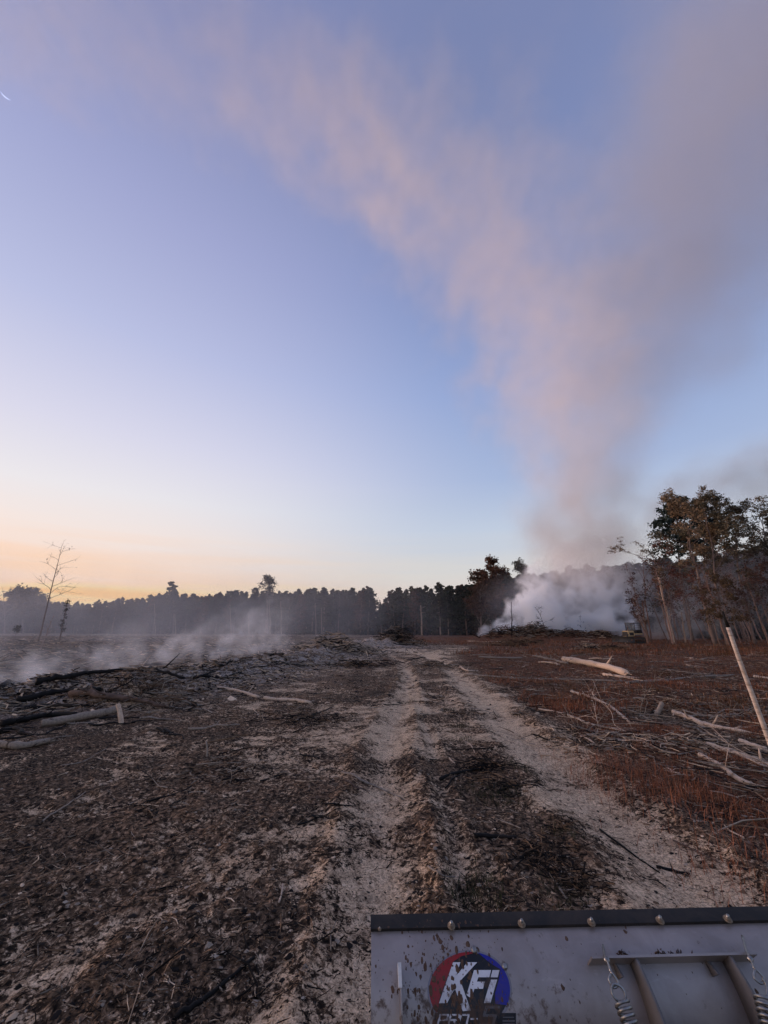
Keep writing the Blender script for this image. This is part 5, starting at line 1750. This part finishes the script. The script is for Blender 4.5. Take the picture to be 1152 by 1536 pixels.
        b = MB(); b.tube([e + ax * .05 + BV * .02, e + ax * .05 + BV * .02 - UV * .12 + BV * .06], .009, 8); b.obj('spring_anchor', M['steel'], sp)
    # push frame running back under the vehicle
    for sx in (.62, 1.2):
        b = MB(); b.tube([PS(sx, math.radians(-5), .01) - PO, PS(sx, math.radians(-5), .01) - PO + np.array([0, -1.6, -.10])], .03, 8); b.obj('push_tube', M['steel'], root)
    # mud spatter
    r = np.random.default_rng(8); b = MB()
    for i in range(430):
        if r.uniform() < .87:
            px, py = r.normal(665, 42), r.uniform(1385, 1545)
        else:
            px, py = r.uniform(562, 1150), 1385 + 150 * r.uniform() ** 1.5
        if not (560 < px < 1150): continue
        s, a = pp(px, py)
        if a > aS: off = .0095
        else: off = 0.0016 if (640 < px < 770 and py > 1425) else 0.0
        c = PS(s, a, off) - PO; nrm = BV * math.cos(a) + UV * math.sin(a); tn = -BV * math.sin(a) + UV * math.cos(a)
        sz = .0011 * (5.2 ** (r.uniform() ** 2.6)); el = r.uniform(1, 2.0)
        k = 7; V = []
        for j in range(k):
            th_ = 2 * np.pi * j / k; q = r.uniform(.6, 1.25)
            V.append(c + WV * math.cos(th_) * sz * q + tn * math.sin(th_) * sz * el * q)
        V.append(c + nrm * sz * .35)
        b.add(V, [(j, (j + 1) % k, k) for j in range(k)])
    b.obj('mud_spatter', M['mud'], root, kind='stuff')
    b = MB(); r = np.random.default_rng(18)
    for i in range(70):
        px, py = r.normal(1000, 16), r.normal(1430, 2.5)
        if i % 3 == 0: px, py = r.normal(933, 4), r.normal(1432, 1.5)
        s, a = pp(px, py); c = PS(s, a, .001) - PO
        sz = r.uniform(.0015, .004)
        b.add(*(lambda V: (V, [(0, 1, 2), (0, 2, 3), (0, 3, 1), (1, 3, 2)]))(np.array([c + r.normal(0, 1, 3) * sz for _ in range(4)])))
    b.obj('dirt_crumbs', M['mud'], root, kind='stuff')


plow()

# ------------------------------------------------------------------ the vehicle that carries the plow (unseen below the frame, added to mount the plow and shade its blade)
def vehicle():
    root = empty('unseen_utility_vehicle', (.78, -.9, 0))
    tag(root, 'dark unseen nose of the utility vehicle carrying the grey plow, added to shade it', 'vehicle')
    part_box('hood', root, (0, .95, .86), (1.15, 1.1, .16), M['darkpaint'], Matrix.Rotation(math.radians(-7), 3, 'X'), bev=.05)
    part_box('body', root, (0, -.2, .62), (1.25, 2.6, .42), M['darkpaint'], bev=.06)
    part_box('grille', root, (0, 1.50, .62), (.9, .05, .3), M['steel'])
    part_box('bumper', root, (0, 1.58, .48), (1.2, .08, .14), M['steel'], bev=.03)
    for sx in (-.62, .62):
        part_box('fender', root, (sx, 1.0, .74), (.24, .9, .10), M['darkpaint'], bev=.04)
        part_box('headlight', root, (sx * .72, 1.52, .74), (.18, .05, .09), M['zinc'], bev=.02)
        for yy_ in (.95, -1.1):
            mb = MB()
            for k in range(2):
                mb.tube([(sx - .13 + k * .002, yy_, .33), (sx - .10, yy_, .33), (sx + .10, yy_, .33), (sx + .13, yy_, .33)], [.29, .33, .33, .29], 28)
            t = mb.obj('tyre', M['rubber'], root)
            mb = MB(); mb.tube([(sx - .14, yy_, .33), (sx + .14, yy_, .33)], .17, 16); mb.obj('rim', M['steel'], t)
            for q in range(20):
                a = 2 * math.pi * q / 20
                mb = MB(); mb.box((sx, yy_ + .34 * math.cos(a), .33 + .34 * math.sin(a)), (.24, .05, .03), Matrix.Rotation(a - math.pi / 2, 3, 'X')); mb.obj('tread_block', M['rubber'], t)
    part_box('seat', root, (0, -.75, .95), (1.1, .5, .16), M['rubber'], bev=.05)


M['darkpaint'] = simple_mat('dark_body_paint', (.03, .032, .035), .4, .2, 6, spec=.5, bstr=0)
vehicle()

# ------------------------------------------------------------------ moon
def moon():
    d = ray(10.5, 139); d /= np.linalg.norm(d); D = 5000
    c = CAM + d * D
    x_ = ray(12, 139) - ray(9, 139); x_ -= d * (x_ @ d); x_ /= np.linalg.norm(x_); y_ = np.cross(x_, d); y_ /= np.linalg.norm(y_)
    if y_[2] < 0: y_ = -y_
    Rm = D * math.tan(math.radians(.42)); b = MB(); V = []; n = 24; F = []
    for i in range(n):
        a = math.radians(168 + 105 * i / (n - 1)) ; w_ = Rm * .20 * math.sin(math.pi * i / (n - 1)) + Rm * .01
        for rr_, off in ((Rm, 0), (Rm - w_, 0), (Rm - w_ * .5, Rm * .05)):
            V.append(c + (x_ * math.cos(a) + y_ * math.sin(a)) * rr_ - d * off)
    for i in range(n - 1):
        for j in range(3):
            F.append((3 * i + j, 3 * i + (j + 1) % 3, 3 * i + 3 + (j + 1) % 3, 3 * i + 3 + j))
    b.add(V, F)
    m, nt, bs = material('moonlit_crescent', 1, 0)
    bs.inputs['Base Color'].default_value = (0, 0, 0, 1); bs.inputs['Emission Color'].default_value = (.62, .68, 1, 1); bs.inputs['Emission Strength'].default_value = 1.2
    o = b.obj('crescent_moon', m); tag(o, 'thin white crescent moon high in the sky at the left edge', 'moon')


moon()


# ------------------------------------------------------------------ smoke
def smoke(name, paths, lo, hi, vox, nscale, warp, erode, color, aniso=0.0, seed=0, density=1.0, soft=.55, fine=None, thresh=(.35, .65), detail=3, zs=1.0, lowd=.25):
    """a volume filled from paths: every path is a list of (x, y, z, radius, density)"""
    pts = []; rad = []; den = []; bid = []
    for k, p in enumerate(paths):
        p = np.array(p, float)
        q = [p[0]]
        for i in range(len(p) - 1):
            m = max(2, int(np.linalg.norm(p[i + 1][:3] - p[i][:3]) / max(vox, .15 * p[i][3])))
            for t in np.linspace(0, 1, m + 1)[1:]:
                q.append(p[i] * (1 - t) + p[i + 1] * t)
        q = np.array(q); pts.append(q[:, :3]); rad.append(q[:, 3]); den.append(q[:, 4]); bid.append(np.full(len(q), k))
    pts = np.concatenate(pts); rad = np.concatenate(rad); den = np.concatenate(den); bid = np.concatenate(bid)
    me = bpy.data.meshes.new(name); me.vertices.add(len(pts)); me.vertices.foreach_set('co', pts.astype(np.float32).ravel())
    for nm, a, ty in (('srad', rad, 'FLOAT'), ('sden', den, 'FLOAT'), ('sid', bid, 'INT')):
        t = me.attributes.new(nm, ty, 'POINT'); t.data.foreach_set('value', a.astype(np.float32 if ty == 'FLOAT' else np.int32))
    o = bpy.data.objects.new(name, me); col.objects.link(o); o['kind'] = 'stuff'
    mat = bpy.data.materials.new(name + '_volume'); mat.use_nodes = True; nt = mat.node_tree; nt.nodes.clear()
    pv = N(nt, 'ShaderNodeVolumePrincipled'); pv.inputs['Color'].default_value = (*color, 1); pv.inputs['Density'].default_value = density
    pv.inputs['Anisotropy'].default_value = aniso
    ou = N(nt, 'ShaderNodeOutputMaterial'); L(nt, pv.outputs[0], ou.inputs['Volume'])
    g = bpy.data.node_groups.new(name + '_nodes', 'GeometryNodeTree')
    g.interface.new_socket('Geometry', in_out='INPUT', socket_type='NodeSocketGeometry')
    g.interface.new_socket('Geometry', in_out='OUTPUT', socket_type='NodeSocketGeometry')
    gi = N(g, 'NodeGroupInput'); go = N(g, 'NodeGroupOutput')
    pos = N(g, 'GeometryNodeInputPosition').outputs[0]

    def vmath(op, a, b=None):
        m = N(g, 'ShaderNodeVectorMath', operation=op)
        for i, v in enumerate((a, b)):
            if v is None: continue
            if isinstance(v, (tuple, list)): m.inputs[i].default_value = v
            else: L(g, v, m.inputs[i])
        return m.outputs['Value'] if op in ('LENGTH', 'DISTANCE') else m.outputs[0]

    def attr(nm, ty):
        a = N(g, 'GeometryNodeInputNamedAttribute', data_type=ty); a.inputs['Name'].default_value = nm; return a.outputs[0]
    sp = vmath('ADD', vmath('MULTIPLY', pos, (1, 1, zs)), (seed * 13.7, seed * 5.1, seed * 3.3))
    n1 = N(g, 'ShaderNodeTexNoise', inp={'Scale': nscale, 'Detail': detail, 'Roughness': .55}); L(g, sp, n1.inputs['Vector'])
    wv = vmath('MULTIPLY', vmath('SUBTRACT', n1.outputs['Color'], (.5, .5, .5)), (warp,) * 3)
    n2 = N(g, 'ShaderNodeTexNoise', inp={'Scale': fine or nscale * 2.2, 'Detail': 4, 'Roughness': .6}); L(g, vmath('ADD', sp, wv), n2.inputs['Vector'])
    total = None
    for k in range(len(paths)):
        cmp_ = N(g, 'FunctionNodeCompare', data_type='INT', operation='EQUAL')
        L(g, attr('sid', 'INT'), cmp_.inputs[2]); cmp_.inputs[3].default_value = k
        sepg = N(g, 'GeometryNodeSeparateGeometry', domain='POINT')
        L(g, gi.outputs[0], sepg.inputs[0]); L(g, cmp_.outputs[0], sepg.inputs[1])
        geo_k = sepg.outputs[0]
        # warp strength follows the local radius: sample once unwarped
        def nearest(p):
            sn = N(g, 'GeometryNodeSampleNearest', domain='POINT'); L(g, geo_k, sn.inputs[0]); L(g, p, sn.inputs[1]); return sn.outputs[0]

        def samp(idx, val, ty):
            si = N(g, 'GeometryNodeSampleIndex', data_type=ty, domain='POINT'); L(g, geo_k, si.inputs[0]); L(g, val, si.inputs[1]); L(g, idx, si.inputs[2]); return si.outputs[0]
        i0 = nearest(pos); r0 = samp(i0, attr('srad', 'FLOAT'), 'FLOAT')
        sc_ = N(g, 'ShaderNodeVectorMath', operation='SCALE'); L(g, wv, sc_.inputs[0]); L(g, r0, sc_.inputs['Scale'])
        p1 = vmath('ADD', pos, sc_.outputs[0])
        i1 = nearest(p1); r1 = samp(i1, attr('srad', 'FLOAT'), 'FLOAT'); d1 = samp(i1, attr('sden', 'FLOAT'), 'FLOAT')
        q1 = samp(i1, N(g, 'GeometryNodeInputPosition').outputs[0], 'FLOAT_VECTOR')
        dist = vmath('DISTANCE', p1, q1)
        rel = math_n(g, 'DIVIDE', dist, r1)
        rel = math_n(g, 'ADD', rel, math_n(g, 'MULTIPLY', math_n(g, 'SUBTRACT', .5, n2.outputs[0]), erode))
        mr = N(g, 'ShaderNodeMapRange', interpolation_type='SMOOTHSTEP')
        mr.inputs[1].default_value = 1.0; mr.inputs[2].default_value = 1 - soft; mr.inputs[3].default_value = 0; mr.inputs[4].default_value = 1
        L(g, rel, mr.inputs[0])
        dk = math_n(g, 'MULTIPLY', mr.outputs[0], d1)
        total = dk if total is None else math_n(g, 'ADD', total, dk)
    mr2 = N(g, 'ShaderNodeMapRange', interpolation_type='SMOOTHSTEP')
    mr2.inputs[1].default_value = thresh[0]; mr2.inputs[2].default_value = thresh[1]; mr2.inputs[3].default_value = lowd; mr2.inputs[4].default_value = 1.35
    L(g, n2.outputs[0], mr2.inputs[0])
    total = math_n(g, 'MULTIPLY', total, mr2.outputs[0])
    vc = N(g, 'GeometryNodeVolumeCube')
    L(g, total, vc.inputs['Density'])
    vc.inputs['Min'].default_value = lo; vc.inputs['Max'].default_value = hi
    for i, ax in enumerate('XYZ'):
        vc.inputs['Resolution ' + ax].default_value = max(4, int((hi[i] - lo[i]) / vox))
    sm = N(g, 'GeometryNodeSetMaterial'); sm.inputs['Material'].default_value = mat
    L(g, vc.outputs[0], sm.inputs[0]); L(g, sm.outputs[0], go.inputs[0])
    md = o.modifiers.new('fill', 'NODES'); md.node_group = g
    me.materials.append(mat)
    return o


def W(px, py, f, r, d):
    p = at(px, py, f); return (p[0], p[1], p[2], r, d)


smoke('rising_smoke_plume',
      [[W(868, 850, 68, 9, .03), W(866, 800, 68, 12, .03), W(862, 740, 67, 13, .036), W(858, 660, 66, 16, .042), W(840, 560, 64, 19.5, .038), W(790, 440, 62, 22, .030), W(700, 310, 60, 22, .021),
        W(580, 220, 58, 20, .019), W(430, 150, 56, 18, .017), W(260, 90, 54, 17, .010), W(100, 40, 52, 18, .009), W(-120, -40, 50, 24, .010)],
       [W(600, 330, 59, 9, .022), W(560, 250, 58, 9, .012), W(500, 120, 56, 10, .006)]],
      (-130, 14, 8), (120, 108, 180), 1.35, .055, 1.6, 1.6, (.98, .91, .88), 0, seed=1, soft=.75, fine=.14, thresh=(.32, .66), detail=4, lowd=.2)

smoke('grey_smoke_bank',
      [[W(890, 660, 72, 12, .022), W(940, 540, 74, 25, .024), W(1000, 420, 76, 38, .020), W(1060, 280, 76, 48, .016), W(1120, 100, 74, 52, .013), W(1160, -100, 72, 52, .012)]],
      (-20, 14, 9), (190, 130, 220), 2.0, .035, 1.0, .8, (.62, .64, .72), 0, seed=2, soft=.85, fine=.06, thresh=(.25, .75), lowd=.4)

smoke('dark_smoke_column',
      [[W(870, 862, 70, 9, .04), W(868, 815, 70, 13.5, .065), W(876, 750, 71, 13, .04), W(900, 690, 72, 11, .015)],
       [W(900, 815, 74, 6, .05), W(960, 785, 75, 7, .055), W(1030, 752, 75, 8, .05), W(1110, 725, 75, 9, .05), W(1250, 690, 75, 11, .045)]],
      (8, 48, 9), (130, 96, 62), 1.1, .07, 1.2, 1.3, (.60, .575, .56), 0, seed=4, soft=.8, fine=.16, thresh=(.3, .68), lowd=.3)

smoke('white_fire_smoke',
      [[W(722, 949, 66, 1.0, .8), W(748, 944, 66, 1.6, .8), W(775, 935, 66, 2.6, .9), W(800, 920, 66, 4.6, .75), W(830, 900, 67, 6.2, .30), W(862, 885, 67, 6.5, .14), W(868, 862, 68, 6.5, .07)],
       [W(830, 945, 65, 2.2, .9), W(870, 945, 65, 2.6, .9), W(915, 945, 64, 2.6, .9), W(940, 945, 64, 2.0, .8)],
       [W(905, 935, 65, 3.2, .8), W(915, 905, 66, 5.0, .26), W(925, 880, 67, 5.0, .10), W(905, 862, 68, 5.5, .06)],
       [W(950, 935, 62, 2.6, .10), W(985, 940, 60, 2.8, .10), W(1010, 955, 58, 2.2, .10), W(1060, 900, 60, 5, .03)]],
      (12, 50, 0), (56, 78, 17), .27, .24, 2.1, 2.1, (.96, .98, 1.0), 0, seed=3, soft=.5, fine=.50, thresh=(.41, .60), detail=4, lowd=.06)

smoke('field_smoke_wisps',
      [[W(140, 1003, 13, .22, 1.0), W(160, 992, 13.6, .45, .55), W(180, 978, 14.4, .7, .22), W(205, 960, 15.5, 1.0, .06)],
       [W(228, 992, 14.5, .22, 1.5), W(250, 978, 15.2, .5, .8), W(285, 965, 16.5, .8, .26), W(330, 950, 18, 1.1, .12), W(370, 935, 20, 1.4, .06)],
       [W(312, 980, 16, .22, 1.4), W(335, 972, 16.8, .45, .7), W(365, 962, 18, .8, .26), W(395, 942, 20, 1.3, .12), W(420, 918, 22, 1.6, .06)],
       [W(355, 978, 17, .25, 1.0), W(395, 972, 18, .4, .5), W(430, 965, 20, .7, .2)],
       [W(-60, 1055, 9, 1.1, .34), W(30, 1030, 11, 1.0, .32), W(80, 1008, 12.5, .9, .34), W(140, 996, 13.5, .7, .26), W(220, 985, 15.5, .7, .2), W(300, 975, 17.5, .7, .18)]],
      (-19, 7, .1), (0, 25, 5.5), .13, .8, 1.9, 1.9, (.95, .97, 1.0), 0, seed=5, soft=.7, fine=1.9, thresh=(.42, .60), detail=4, lowd=.08)

smoke('drifting_ground_smoke',
      [[(-110, 40, 1, 12, .012), (-60, 45, 2, 11, .012), (-32, 44, 2.5, 9, .014), (-14, 42, 3, 8, .016), (-2, 44, 3, 6.5, .012), (6, 48, 2, 5, .005)],
       [(-70, 24, 0, 7, .028), (-32, 20, .3, 5.0, .050), (-18, 19, .6, 4.0, .046), (-9, 24, .8, 3.2, .020), (-3, 30, 1, 3, .012)],
       [(-120, 90, 4, 17, .011), (-60, 85, 5, 16, .012), (-10, 80, 5, 13, .012), (14, 78, 4, 10, .005), (34, 76, 4, 9, .003)],
       [W(1025, 915, 41, 4.5, .020), W(1070, 900, 41, 6, .022), W(1190, 870, 42, 9, .020)],
       [W(760, 905, 74, 7, .02), W(850, 880, 80, 9, .04), W(940, 880, 76, 9, .04), W(1010, 880, 66, 8, .02), W(1120, 870, 60, 7, .012)]],
      (-130, 12, .2), (75, 104, 24), 1.2, .10, .8, .6, (.90, .93, 1.0), 0, seed=7, soft=.9, fine=.14, thresh=(.3, .7))
